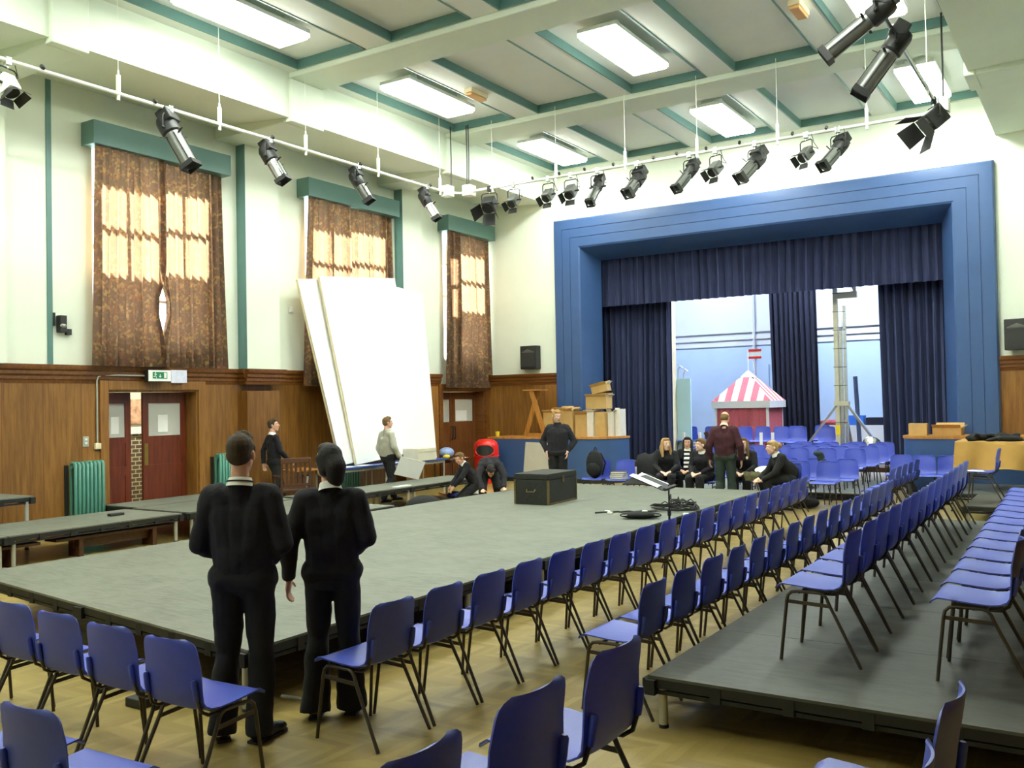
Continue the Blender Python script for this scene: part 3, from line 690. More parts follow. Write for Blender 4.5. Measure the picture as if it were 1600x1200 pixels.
deck('grey side deck joining the low platform to the wall-side walkway, behind the standing boy', [(-11.05, 9.15), (-8.98, 9.15), (-8.96, 10.65), (-11.05, 10.65)], .4, 'side decks')
for k, (y0, y1) in enumerate(((3.7, 6.1), (6.11, 8.6))):
    deck('long grey walkway deck by the panelled wall, %s' % ('at the left edge of the photo' if k == 0 else 'in front of the left radiator'), [(-11.18, y0), (-11.18, y1), (-12.5, y1), (-12.5, y0)], .4, 'walkway decks by the wall')
deck('grey walkway deck in front of the open double door, left part', [(-11.18, 8.72), (-11.18, 10.75), (-12.5, 10.75), (-12.5, 8.72)], .4, 'walkway decks by the wall')
deck('grey deck right up against the open double door', [(-12.52, 8.82), (-12.52, 10.75), (-13.4, 10.75), (-13.4, 8.82)], .4, 'walkway decks by the wall')
deck('tall grey deck standing against the panelling at the far left', [(-12.53, 4.6), (-12.53, 7.2), (-13.38, 7.2), (-13.38, 4.6)], .73, 'walkway decks by the wall')
for k, (y0, y1) in enumerate(((10.95, 13.25), (13.26, 15.55))):
    deck('long grey deck in front of the white flats, %s half' % ('left' if k == 0 else 'right'), [(-10.72, y0), (-10.72, y1), (-11.62, y1), (-11.62, y0)], .4, 'decks in front of the white flats')
for k in range(6):
    y0 = 4.96+1.22*k; y1 = y0+1.218 if k < 5 else 12.95
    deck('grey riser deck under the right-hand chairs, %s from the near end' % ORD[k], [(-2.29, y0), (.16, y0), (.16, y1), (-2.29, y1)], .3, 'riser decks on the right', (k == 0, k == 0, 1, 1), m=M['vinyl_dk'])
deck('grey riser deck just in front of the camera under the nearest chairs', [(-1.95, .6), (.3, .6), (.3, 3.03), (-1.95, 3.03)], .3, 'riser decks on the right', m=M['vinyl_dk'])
for k, (y0, y1) in enumerate(((14.6, 16.4), (16.41, 18.3))):
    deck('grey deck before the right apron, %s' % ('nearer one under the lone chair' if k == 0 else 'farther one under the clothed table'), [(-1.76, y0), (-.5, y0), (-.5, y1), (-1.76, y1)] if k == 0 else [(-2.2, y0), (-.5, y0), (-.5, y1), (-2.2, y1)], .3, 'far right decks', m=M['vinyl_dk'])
for k, x in enumerate((-8.0, -5.75)):
    deck('low dark riser deck under the tiered chairs, %s half' % ('left' if k == 0 else 'right'), [(x, 17.33), (x+2.23, 17.33), (x+2.23, 20.2), (x, 20.2)], .14, 'riser decks below the stage', legs=(0, 0, 0, 0))
# ------------------------------------------------------------------ blue aprons either side of the stage
def apron(name, label, outline, zt):
    t = thing(name, label, 'stage apron', (0, 0, 0))
    MB().prism(outline, .10, zt-.05).build('body', M['blue_paint'], t, smooth=30)
    c = sum((Vector(p) for p in outline), Vector((0, 0)))/len(outline)
    out = [tuple(Vector(p)+(Vector(p)-c).normalized()*.02) for p in outline]; out = [(x, min(y, YB-.18)) for x, y in out]; inn = [tuple(Vector(p)-(Vector(p)-c).normalized()*.02) for p in outline]
    MB().prism(out, zt-.05, zt).build('top', M['pine'], t); MB().prism(inn, 0, .10).build('plinth', M['black'], t)
    return t
arc = [(-10.35+.95*math.sin(a), 19.70-.95*math.cos(a)) for a in [i*PI/2/12 for i in range(13)]]
apron('stage_apron', 'blue curved stage apron on the left carrying the cardboard boxes', [(-12.76, 19.66), (-12.76, 18.75)]+arc[:-1]+[(-9.4, 19.66)], 1.07)
arc2 = [(-2.95-.35*math.cos(a), 19.1-.35*math.sin(a)) for a in [i*PI/2/8 for i in range(9)]]
apron('stage_apron', 'blue stage apron on the right behind the tan cloth', [(-3.30, 19.66)]+arc2+[(-.3, 18.75), (-.3, 19.66)], 1.12)
# ------------------------------------------------------------------ white flats leaning on the left wall
def flat(label, y0, y1, h, xb, xt, ysh, zb=.723):
    T = Matrix.Translation((xb, y0, 0)) @ Matrix.Shear('XZ' if False else 'XY', 4, (0, 0)) if False else Matrix.Translation((xb, y0, zb))
    ang = math.asin((xb-xt)/h); T = T @ Matrix.Rotation(-ang, 4, 'Y') @ Matrix.Rotation(ysh, 4, 'X')
    t = thing('scenery_flat', label, 'scenery flat', (0, 0, 0), 0, 'white scenery flats'); t.matrix_world = T
    W = y1-y0; b = MB()
    nx, ny = 10, 6; rows = [[(.012+.006*math.sin(5*i/nx+k), W*k/ny, h*i/nx) for k in range(ny+1)] for i in range(nx+1)]
    b.slab(rows, -.01).build('canvas', M['canvas'], t, smooth=40)
    for y in (.03, W-.03): MB().box(-.045, 0, y-.03, y+.03, 0, h).build('stile', M['canvas_edge'], t)
    for z in (.04, h/2, h-.04): MB().box(-.044, -.001, .06, W-.06, z-.035, z+.035).build('rail', M['canvas_edge'], t)
    return t
flat('white canvas scenery flat at the back, only its left strip showing beside the curtain', 13.32, 14.8, 3.72, -12.55, -13.16, .13)
flat('large white canvas scenery flat in front, leaning behind the hooded boy', 13.66, 16.0, 3.80, -12.45, -13.05, .088)
flat('white canvas scenery flat at the right, its ragged edge beside the far door', 15.28, 16.32, 3.84, -12.52, -13.12, -.09)
# ------------------------------------------------------------------ lighting rail
RZ = 6.23; RLX, RBY, RRX = -11.28, 15.45, -2.02
rl = thing('lighting_rail', 'white lighting pipe running along the left wall below the ceiling', 'lighting rail', (0, 0, 0), 0, 'white lighting pipes')
MB().tube([(RLX, 2.0, RZ), (RLX, 15.1, RZ)], .027, 10).build('pipe', M['rail'], rl, smooth=60)
rb = thing('lighting_rail', 'white lighting pipe crossing the hall in front of the stage', 'lighting rail', (0, 0, 0), 0, 'white lighting pipes')
MB().tube([(-10.95, RBY, RZ), (RRX-.03, RBY, RZ)], .027, 10).build('pipe', M['rail'], rb, smooth=60)
rr = thing('lighting_rail', 'lighting pipe coming towards the camera at the upper right', 'lighting rail', (0, 0, 0), 0, 'white lighting pipes')
MB().tube([(RRX, 4.0, RZ), (RRX, 15.38, RZ)], .027, 10).build('pipe', M['chrome'], rr, smooth=60)
def wires(rail, pts, ztop):
    for x, y in pts:
        MB().tube([(x, y, RZ+.3), (x, y, ztop)], .006, 5).build('suspension_wire', M['rail'], rail)
        MB().box(x-.022, x+.022, y-.022, y+.022, RZ+.02, RZ+.26).tube([(x, y, RZ+.24), (x, y, RZ+.32)], .014, 6).build('rail_clamp', M['rail'], rail)
        MB().tube([(x, y, RZ-.02), (x, y, RZ-.09)], .022, 8).build('rail_bolt', M['rail'], rail)
wires(rl, [(RLX, y) for y in (7.72, 9.44, 11.25, 13.1, 15.0)], 7.73)
wires(rb, [(x, RBY) for x in (-10.3, -8.82, -7.35, -5.95, -4.53, -3.1)], 7.6)
wires(rr, [(RRX, y) for y in (12.2, 14.2)], 7.73)
for rail, c in ((rl, (RLX+.02, 15.22, RZ+.02)), (rb, (-10.88, RBY, RZ+.02)), (rb, (RRX+.02, RBY+.04, RZ+.1))):
    MB().cbox(c, (.2, .22, .22)).build('junction_box', M['rail'], rail, bevel=.01)
MB().tube([(RLX+.05, 15.3, RZ), (-11.1, RBY, RZ), (-10.95, RBY, RZ)], .027, 8).build('corner_pipe', M['rail'], rb, smooth=60)
for k, (x, y) in enumerate(((-11.22, 15.3), (-10.92, 15.44), (-10.86, 15.42))):
    tag(MB().tube([(x, y, RZ+.12), (x+.01, y, 6.9), (x, y, 7.6)], .012, 6).build('cable_drop', M['lamp_blk']), 'dark cable rising from the pipe corner junction boxes, %s of three' % ('left', 'middle', 'right')[k], 'cable', 'cables above the pipe corner')
tag(MB().tube([(RRX+.05, 15.4, RZ+.2), (RRX+.05, 15.4, 7.73)], .015, 6).build('cable_drop', M['lamp_blk']), 'dark cable rising from the right end of the cross pipe', 'cable', 'cables above the pipe corner')
def lantern(kind, pos, label, aim=(-6.8, 9.5, .6), L=.5, r=.085, body='lamp_body', drop=.30):
    t = thing('stage_lantern', label, 'stage light', pos, 0, 'stage lanterns on the pipes')
    d = (Vector(aim)-Vector(pos)-Vector((0, 0, -drop))).normalized(); R = d.to_track_quat('Z', 'Y').to_matrix(); Y0 = Vector((0, 0, -drop))
    P = lambda x, y, z: Y0+R @ Vector((x, y, z))
    bm, dk = M[body], M['lamp_blk']
    pan = math.atan2(d.y, d.x); hz = Vector((-math.sin(pan), math.cos(pan), 0)); yw = r+.05
    MB().box(-.035, .035, -.035, .035, -.065, .045).build('hook_clamp', M['chrome'] if kind != 'bd' else dk, t, bevel=.008)
    MB().tube([(0, 0, -.05), Vector((0, 0, -.10))], .012, 6).build('spigot', M['chrome'], t)
    MB().tube([Y0+hz*yw, Y0+hz*yw+Vector((0, 0, drop-.13)), Y0+hz*(yw-.03)+Vector((0, 0, drop-.10)), Y0-hz*(yw-.03)+Vector((0, 0, drop-.10)), Y0-hz*yw+Vector((0, 0, drop-.13)), Y0-hz*yw], .010, 6).build('yoke', dk, t, smooth=60)
    for s in (-1, 1): MB().cyl(Y0+hz*s*(r-.01), Y0+hz*s*(yw+.035), .018, .018, 8).build('tilt_knob', dk, t)
    if kind == 'profile':
        b = MB(); 
        b.lathe([(0, -.20), (r*.95, -.20), (r*1.15, -.15), (r*1.15, .06), (r*.8, .10), (0, .10)], Y0, 10, R); b.build('lamp_house', dk, t, smooth=40)
        q = MB().lathe([(r*.94, .09), (r*.94, L), (r*.86, L), (r*.86, .09)], Y0, 16, R); tb = q.build('lens_tube', bm, t, smooth=40)
        MB().lathe([(r*.85, L-.04), (0, L-.03)], Y0, 16, R).build('lens', M['glass'], tb)
        h = r*.95; MB().grid([[P(x*h, y*h, z) for x, y in ((-1, -1), (1, -1), (1, 1), (-1, 1), (-1, -1))] for z in (L-.02, L+.055)]).build('gel_frame', dk, t)
        for a in (.4, 1.9, 3.6): MB().bar(P(math.cos(a)*r*.8, math.sin(a)*r*.8, .13), P(math.cos(a)*r*1.75, math.sin(a)*r*1.75, .13), .03, .006).build('shutter', dk, t)
        for k in range(5): 
            a = k*1.256; MB().bar(P(math.cos(a)*r*.95, math.sin(a)*r*.95, .12), P(math.cos(a)*r*.95, math.sin(a)*r*.95, L-.03), .012, .012).build('rib', dk, t)
        MB().cbox(P(0, r*.5, -.18), (r*2.1, r*1.6, .2), R).build('lamp_base', dk, t, bevel=.015)
    else:
        MB().cbox(P(0, 0, 0), (r*2.1, r*2.1, L*.62), R).build('lamp_house', bm if kind == 'fr' else dk, t, bevel=.02)
        MB().lathe([(r*.95, L*.30), (r*1.0, L*.42), (r*.9, L*.42)], Y0, 16, R).build('lens_ring', dk, t)
        MB().lathe([(r*.9, L*.39), (0, L*.40)], Y0, 16, R).build('lens', M['glass'], t)
        w = r*1.05; k = r*(2.1 if kind == 'bd' else 1.2)
        for ax, s in (((1, 0), 1), ((1, 0), -1), ((0, 1), 1), ((0, 1), -1)):
            o1 = lambda u: P(*(Vector((ax[0]*s*w+ax[1]*u*w, ax[1]*s*w+ax[0]*u*w, L*.42))))
            o2 = lambda u: P(*(Vector((ax[0]*s*(w+k*.55)+ax[1]*u*w*1.15, ax[1]*s*(w+k*.55)+ax[0]*u*w*1.15, L*.42+k*.85))))
            MB().slab([[o1(-1), o1(1)], [o2(-1), o2(1)]], .004).build('barn_door', dk, t)
    side = hz*.12
    back = P(0, 0, -.2); MB().tube([back, back+Vector((0, 0, -.06))+side, Vector((side.x*1.4, side.y*1.4, -drop*.55)), Vector((side.x, side.y, -.02))], .006, 5).build('cable', dk, t, smooth=60)
    return t
for y, kd, L, r, lab, bd in ((6.2, 'fr', .34, .09, 'pale stage lantern on the left pipe at the left edge of the photo', 'rail'), (8.55, 'profile', .62, .125, 'large grey stage lantern on the left pipe above the nearest curtain', 'lamp_body'), (10.45, 'profile', .42, .11, 'stage lantern on the left pipe before the tall teal strip', 'chrome'), (12.55, 'profile', .38, .10, 'stage lantern on the left pipe above the middle pelmet', 'lamp_body'), (14.55, 'profile', .38, .095, 'stage lantern on the left pipe next to the corner boxes', 'rail')):
    lantern(kd, (RLX, y, RZ), lab, L=L, r=r, body=bd, aim=(-8.2, y+1.0, .5))
for k, (x, kd, L, r, ax) in enumerate(((-10.38, 'bd', .36, .12, -9.5), (-9.80, 'fr', .34, .085, -9.9), (-9.0, 'fr', .34, .085, -9.6), (-8.5, 'fr', .36, .09, -8.5), (-7.93, 'profile', .48, .085, -7.7), (-7.12, 'profile', .36, .11, -8.4), (-6.1, 'profile', .46, .09, -8.0), (-5.62, 'fr', .36, .085, -7.6), (-4.92, 'profile', .44, .115, -7.6), (-4.06, 'fr', .36, .08, -6.8), (-3.55, 'profile', .46, .10, -6.2))):
    lab = ['black lantern with open barn doors at the left end of the cross pipe', 'second stage lantern from the left on the cross pipe', 'third stage lantern from the left on the cross pipe', 'fourth stage lantern from the left on the cross pipe', 'long stage lantern hanging fifth from the left on the cross pipe', 'stout stage lantern hanging sixth from the left on the cross pipe', 'stage lantern seventh from the left on the cross pipe', 'small stage lantern eighth from the left on the cross pipe', 'stout black stage lantern ninth from the left on the cross pipe', 'small stage lantern tenth from the left on the cross pipe', 'stage lantern at the right end of the cross pipe'][k]
    lantern(kd, (x, RBY, RZ), lab, L=L, r=r, aim=(ax, 10.5, .8), drop=.32)
lantern('bd', (RRX, 14.75, RZ), 'black lantern with wide barn doors where the pipes meet upper right', L=.46, r=.13, aim=(-6.5, 11.5, 1.5), drop=.28)
lantern('profile', (RRX+.02, 11.6, RZ), 'big dark lantern hanging from the right-hand pipe in front of a light', L=.62, r=.115, aim=(-6.0, 10.3, .4), drop=.22)
lantern('profile', (RRX+.02, 10.6, RZ), 'grey lantern cut by the top edge on the right-hand pipe', L=.62, r=.10, aim=(-6.5, 10.0, 3.0), drop=.18, body='lamp_body')
# socket knobs along the pipes
for rail, pts in ((rl, [(RLX, y) for y in (6.7, 8.35, 10.55, 12.65, 14.7)]), (rb, [(x, RBY) for x in (-9.35, -8.75, -8.2, -7.6, -6.8, -6.35, -5.8, -5.2, -4.3, -3.75)])):
    for x, y in pts: MB().tube([(x+.03, y-.05, RZ+.03), (x+.05, y-.10, RZ+.04)], .026, 8).build('socket', M['lamp_blk'], rail, smooth=50)

# ------------------------------------------------------------------ wall fittings
def speaker(loc, label, rz, w, h):
    t = thing('loudspeaker', label, 'loudspeaker', loc, rz, 'black wall loudspeakers')
    MB().box(-w/2, w/2, -.26, -.02, 0, h).build('cabinet', M['lamp_blk'], t, bevel=.012)
    MB().box(-w/2+.04, w/2-.04, -.275, -.26, .06, h*.62).build('grille', pm('grille_%d' % int(loc[0]), '#2b2b28', .8, .3, 40), t); 
    MB().add([(-w/2+.05, -.262, h*.70), (w/2-.05, -.262, h*.70), (w/2-.05, -.27, h*.74), (-w/2+.05, -.27, h*.74), (0, -.28, h*.86)], [(0, 1, 2, 3), (3, 2, 4), (0, 3, 4), (1, 4, 2), (0, 4, 1)]).build('horn', M['lamp_body'], t)
    MB().cbox((0, -.0, h*.5), (.08, .06, .1)).build('bracket', M['lamp_blk'], t)
speaker((-12.1, YB, 2.72), 'black loudspeaker on the white wall left of the stage', 0, .46, .58)
speaker((-1.30, YB-.07, 2.70), 'black loudspeaker on the wall at the right edge of the photo', -.25, .46, .58)
t = thing('exit_sign', 'white emergency exit sign with a green running man over the left door', 'exit sign', (XW+.12, 9.80, 2.35))
MB().box(0, .10, -.22, .22, 0, .20).build('housing', M['lamp_blk'], t, bevel=.006)
MB().box(.10, .112, -.215, .215, .012, .195).build('face', M['white'], t)
MB().box(.112, .116, -.14, .14, .055, .165).build('green_panel', M['green_sign'], t)
g = MB(); X = .117    # running man, arrow, door
for a, b in (((-.10, .148), (-.085, .12)), ((-.085, .12), (-.10, .095)), ((-.10, .095), (-.125, .085)), ((-.088, .10), (-.07, .075)), ((-.07, .075), (-.075, .06)), ((-.085, .135), (-.065, .12)), ((-.09, .135), (-.115, .125))):
    g.bar((X, a[0], a[1]), (X, b[0], b[1]), .009, .004, up=(1, 0, 0))
g.ell((X, -.088, .155), (.003, .009, .009)); g.build('running_man', M['white'], t)
MB().bar((X, .0, .13), (X, .0, .085), .011, .004, up=(1, 0, 0)).bar((X, -.022, .098), (X, 0, .074), .01, .004, up=(1, 0, 0)).bar((X, .022, .098), (X, 0, .074), .01, .004, up=(1, 0, 0)).build('arrow', M['white'], t)
MB().box(X-.002, X+.002, .075, .125, .065, .155).build('door_symbol', M['white'], t)
tag(MB().box(XW+.12, XW+.126, 10.10, 10.42, 2.34, 2.56).build('paper_notice', pm('bluish_notice', '#d9dcec', .7, .1, 12)), 'pale paper notice taped beside the exit sign', 'notice')
tag(MB().tube([(XW+.05, 8.77, 1.36), (XW+.05, 8.77, 2.37), (XW+.055, 8.79, 2.43), (XW+.06, 8.85, 2.455), (XW+.12, 9.58, 2.455)], .014, 8).build('conduit', M['steel'], smooth=50), 'grey metal conduit bending over the left door to the exit sign', 'conduit')
tag(MB().box(XW+.03, XW+.08, 8.72, 8.82, 1.28, 1.38).build('switch_box', M['canvas_edge'], bevel=.008), 'small cream box at the bottom of the conduit', 'switch box')
t = thing('light_switch', 'silver light switch plate on the panelling left of the door', 'light switch', (XW+.03, 8.58, 1.33)); MB().box(0, .012, -.05, .05, 0, .16).build('plate', M['steel'], t, bevel=.004)
for z in (.04, .10): MB().box(.012, .02, -.02, .02, z, z+.03).build('rocker', M['white'], t)
t = thing('wall_sensor', 'small black wall unit with a spotlight above the panelling', 'wall fitting', (XW, 8.18, 3.1)); MB().box(0, .12, -.05, .06, .0, .26).build('body', M['lamp_blk'], t, bevel=.01); MB().box(0, .06, .09, .17, -.03, .06).build('junction_box', M['lamp_blk'], t); MB().box(0, .04, -.11, -.08, .1, .3).build('arm', M['lamp_blk'], t); MB().ell((.13, -.01, .1), (.03, .05, .035)).build('lamp', M['chrome'], t)
tag(MB().box(XW+.0, XW+.06, 12.92, 13.0, 3.75, 3.86).build('wall_sensor', M['white'], bevel=.01), 'tiny white sensor on the wall before the middle window', 'wall fitting')
def radiator(y0, y1, z1, label, n):
    t = thing('radiator', label, 'radiator', (XW+.03, (y0+y1)/2, 0), 0, 'green column radiators'); L = y1-y0
    for k in range(n):
        y = -L/2+(k+.5)*L/n
        MB().tube([(.05, y, .12), (.05, y, z1-.03), (.08, y, z1), (.14, y, z1), (.17, y, z1-.03), (.17, y, .12), (.14, y, .09), (.08, y, .09), (.05, y, .12)], L/n*.40, 8, False).build('column', M['teal_rad'], t, smooth=60)
    for z in (.16, z1-.06): MB().tube([(.11, -L/2, z), (.11, L/2, z)], .03, 8).build('header_pipe', M['teal_rad'], t, smooth=60)
    MB().box(.0, .02, -L/2-.05, -L/2, .0, z1-.03).build('back_board', M['lamp_blk'], t)
    MB().tube([(.11, L/2+.02, 0), (.11, L/2+.02, z1-.04)], .013, 6).build('pipe', M['steel'], t)
    for y in (-L/2+.05, L/2-.05): MB().box(.06, .16, y-.02, y+.02, 0, .1).build('foot', M['teal_rad'], t)
radiator(8.27, 8.80, 1.09, 'green radiator left of the open double door', 8)
radiator(11.02, 11.55, 1.06, 'green radiator right of the open double door, behind the standing boy', 8)
radiator(13.9, 14.7, .66, 'dark green radiator in the shadow under the blue table', 11)

# ------------------------------------------------------------------ furniture by the left wall
def table(name, label, x0, x1, y0, y1, h, top, legm, group, edge=None, lr=.018):
    t = thing(name, label, 'table', ((x0+x1)/2, (y0+y1)/2, 0), 0, group); hx, hy = (x1-x0)/2, (y1-y0)/2
    MB().box(-hx, hx, -hy, hy, h-.03, h).build('table_top', top, t, bevel=.004)
    MB().box(-hx+.05, hx-.05, -hy+.05, hy-.05, h-.09, h-.03).build('apron', edge or legm, t)
    for sx in (-1, 1):
        for sy in (-1, 1): MB().tube([(sx*(hx-.06), sy*(hy-.08), 0), (sx*(hx-.06), sy*(hy-.08), h-.05)], lr, 8).build('leg', legm, t)
    return t
table('table', 'long blue edged table before the white flats, left one', -12.72, -12.06, 12.7, 14.25, .72, M['blue_top'], M['steel'], 'blue tables before the flats')
table('table', 'long blue edged table before the white flats, right one carrying the white box', -12.72, -12.02, 14.27, 16.1, .72, M['blue_top'], M['steel'], 'blue tables before the flats')
t = thing('carton', 'plain white box standing on the right end of the blue table', 'box', (-12.2, 15.35, .72)); MB().box(-.2, .2, -.3, .3, 0, .18).build('box_body', M['box_cream'], t); MB().box(-.205, .205, -.305, .305, .18, .25).build('box_lid', M['box_cream'], t)
for k, (x, y, a) in enumerate(((-12.15, 14.45, .2), (-12.18, 14.85, -.3), (-12.2, 13.6, .1), (-12.2, 13.1, .0))):
    tag(MB(Matrix.Translation((x, y, .722)) @ Matrix.Rotation(a, 4, 'Z')).box(-.10, .10, -.15, .15, 0, .005+.002*k).build('paper', M['paper']), 'white paper on the blue tables, %s from the white box' % ('second', 'nearest', 'third', 'fourth')[k], 'paper', 'papers on the blue tables')
for k, (x, y, a) in enumerate(((-12.12, 14.6, .4), (-12.15, 14.72, 1.2), (-12.12, 14.95, -.5))):
    tag(MB(Matrix.Translation((x, y, .735)) @ Matrix.Rotation(a, 4, 'Z')).tube([(-.09, 0, .01), (.09, 0, .01)], .014, 6).build('marker_pen', M['blue_top'] if k != 1 else M['lamp_blk']), 'marker pen on the blue table, %s of three' % ('left', 'middle', 'right')[k], 'pen', 'marker pens on the blue table')
table('side_table', 'small brown table between the blue table and the far door', -13.2, -12.62, 17.0, 17.82, .62, M['dark_wood'], M['dark_wood'], 'brown tables', lr=.022)
tag(MB().ell((-13.0, 17.35, .75), (.16, .22, .13)).build('plastic_bag', pm('pale_blue_bag', '#8ea3cf', .4, .2, 9), smooth=60), 'pale blue plastic bag on the small brown table', 'bag')
tag(MB().ell((-12.85, 17.15, .67), (.08, .10, .05)).build('yellow_bundle', M['yellow'], smooth=60), 'yellow bundle beside the blue plastic bag', 'bundle')
tag(MB().box(-12.85, -12.65, 17.4, 17.72, .62, .635).build('paper', pm('pink_paper', '#e3b3b0', .7, .1, 10)), 'pinkish papers at the edge of the small brown table', 'paper')
# wooden armchair and stool by the wall
t = thing('armchair', 'brown wooden armchair with slatted back by the wall', 'armchair', (-12.2, 11.72, 0), math.radians(-120))
for sx in (-1, 1):
    MB().bar((sx*.25, .22, 0), (sx*.25, .27, .98), .04, .04).build('leg', M['dark_wood'], t, bevel=.006); MB().bar((sx*.26, -.24, 0), (sx*.26, -.24, .66), .04, .04).build('leg', M['dark_wood'], t, bevel=.006)
    MB().bar((sx*.26, -.28, .67), (sx*.26, .26, .67), .05, .03).build('armrest', M['dark_wood'], t, bevel=.008)
MB().box(-.27, .27, -.26, .25, .40, .45).build('seat', M['dark_wood'], t, bevel=.01)
MB().bar((-.27, .265, .95), (.27, .265, .95), .03, .09).build('top_rail', M['dark_wood'], t, bevel=.008); MB().bar((-.25, .245, .52), (.25, .245, .52), .03, .05).build('bottom_rail', M['dark_wood'], t)
for k in range(5): MB().bar((-.16+.08*k, .245, .52), (-.16+.08*k, .265, .95), .04, .012).build('slat', M['dark_wood'], t)
t = thing('stool', 'light wooden school table top with crossed legs beside the armchair', 'small table', (-12.82, 12.5, 0), .0)
MB().box(-.28, .28, -.36, .34, .69, .72).build('table_top', M['pine'], t, bevel=.004)
for sx in (-1, 1):
    for sy in (-1, 1): MB().bar((sx*.24, sy*.28, 0), (sx*.24, sy*.28, .69), .045, .045).build('leg', M['dark_wood'], t)
MB().bar((.24, -.1, .30), (.24, .0, .68), .03, .02).build('brace', M['steel'], t); MB().bar((.24, -.28, .3), (.24, .28, .3), .03, .04).build('stretcher', M['dark_wood'], t)
# benches under and beside the walkway
def bench(label, x, y0, y1, h):
    t = thing('bench', label, 'bench', (x, (y0+y1)/2, 0), 0, 'low wooden benches'); L = (y1-y0)/2
    MB().box(-.13, .13, -L, L, h-.035, h).build('seat', M['dark_wood'], t, bevel=.005); MB().box(-.015, .015, -L+.3, L-.3, .1, h-.035).build('stretcher', M['dark_wood'], t)
    for s in (-1, 1): MB().box(-.12, .12, s*(L-.35)-.03, s*(L-.35)+.03, 0, h-.035).build('leg', M['dark_wood'], t)
bench('low brown wooden bench in front of the walkway decks, left one', -11.38, 4.3, 6.55, .265)
bench('low brown wooden bench under the walkway near the door', -11.38, 6.75, 8.55, .265)
tag(MB().cbox((-11.85, 8.0, .42), (.09, .22, .035)).build('board_eraser', M['lamp_blk'], bevel=.01), 'small black object lying on the walkway deck', 'small object')
tag(MB().box(-10.95, -10.82, 12.95, 13.35, .40, .412).build('paper', M['paper']), 'white paper on the deck before the white flats', 'paper')
# litter bin
t = thing('litter_bin', 'red plastic litter bin with a hooded opening by the far door', 'litter bin', (-12.42, 18.15, 0), .45)
MB().lathe([(.0, 0), (.22, 0), (.235, .05), (.285, .58), (.30, .70), (.295, .86), (.26, .97), (.17, 1.03), (0, 1.05)], (0, 0, 0), 28).build('bin_body', M['red'], t, smooth=40)
MB().add([(math.sin(a)*.303, -math.cos(a)*.303, z) for z in (.66, .90) for a in [(-.75+.15*i) for i in range(11)]], [(i, i+1, i+12, i+11) for i in range(10)]).build('opening', M['lamp_blk'], t)
MB().tube([(math.sin(a)*.305, -math.cos(a)*.305, .78+.13*math.cos(6.283*i/24) if False else .78+.14*math.sin(2*PI*i/24)) for i, a in enumerate([.8*math.cos(2*PI*i/24) for i in range(25)])], .014, 6, False).build('rim', M['red'], t, smooth=60)
MB().lathe([(.305, .63), (.315, .64), (.305, .65)], (0, 0, 0), 28).build('seam', M['red'], t)
# ------------------------------------------------------------------ on the aprons
t = thing('trestle', 'orange pine A-shaped trestle standing on the left apron', 'trestle', (-11.68, 19.2, 1.07))
for sx in (-1, 1):
    MB().bar((sx*.32, -.08*sx, 0), (-sx*.05, -.08*sx, 1.10), .12, .03, up=(0, 1, 0)).build('leg', M['pine'], t)
MB().box(-.24, .28, -.16, .16, 1.10, 1.13).build('top_board', M['pine'], t); MB().bar((-.20, 0, .04), (.22, 0, .04), .03, .06).build('foot_rail', M['pine'], t)
def box_(label, x0, x1, y0, y1, z0, z1, rz=0, openf=1, m='card', inn='card_in', tilt=0):
    t = thing('cardboard_box', label, 'cardboard box', ((x0+x1)/2, (y0+y1)/2, z0), rz, 'cardboard boxes on the aprons'); t.rotation_euler = (0, tilt, rz)
    hx, hy, h = (x1-x0)/2, (y1-y0)/2, z1-z0; e = .008
    MB().box(-hx, hx, -hy, -hy+e, 0, h).box(-hx, hx, hy-e, hy, 0, h).box(-hx, -hx+e, -hy+e, hy-e, 0, h).box(hx-e, hx, -hy+e, hy-e, 0, h).box(-hx+e, hx-e, -hy+e, hy-e, 0, e).build('box_body', M[m], t)
    if openf:
        MB().slab([[(-hx, -hy, h), (hx, -hy, h)], [(-hx, -hy-.08, h+.06), (hx, -hy-.08, h+.06)]], .006).build('flap', M[m], t); MB().slab([[(-hx, hy, h), (hx, hy, h)], [(-hx, hy+.05, h+.09), (hx, hy+.05, h+.09)]], .006).build('flap', M[m], t)
        MB().slab([[(hx, -hy, h), (hx, hy, h)], [(hx+.07, -hy, h+.05), (hx+.07, hy, h+.05)]], .006).build('flap', M[inn], t)
    else: MB().box(-hx, hx, -hy, hy, h, h+e).build('flap', M[m], t)
    return t
A = 1.07
box_('open cardboard box at the left end of the pile on the left apron', -11.42, -11.16, 19.15, 19.5, A, A+.56)
box_('tall cardboard box behind the man in black on the left apron', -11.14, -10.82, 19.2, 19.55, A, A+.62, .05)
box_('cardboard box leaning open above the head of the man in black', -10.80, -10.55, 19.05, 19.35, A, A+.60, -.1)
box_('upright cardboard box in the middle of the pile', -10.53, -10.20, 19.1, 19.5, A, A+.52, .04)
box_('narrow white lined box in the middle of the pile, standing open', -10.18, -10.02, 19.05, 19.4, A, A+.56, 0, 1, 'card_in')
box_('cardboard box with a white side under the stacked boxes', -10.00, -9.74, 19.1, 19.5, A, A+.56, -.03, 0)
box_('white sided cardboard box at the right end of the pile, left of the last', -9.72, -9.60, 19.2, 19.55, A, A+.56, 0, 1, 'card_in')
box_('white sided cardboard box at the right end of the pile', -9.58, -9.45, 19.3, 19.6, A, A+.62, 0, 0, 'card_in')
box_('cardboard box lying on top of the pile', -10.26, -9.74, 19.15, 19.5, A+.64, A+.92, .05, 1)
box_('topmost cardboard box tipped on its side above the pile', -10.12, -9.72, 19.2, 19.45, A+1.02, A+1.18, .1, 1, tilt=-.22)
box_('open cardboard box at the left end of the right-hand apron', -3.20, -2.88, 18.95, 19.25, 1.12, 1.34, .05, 0)
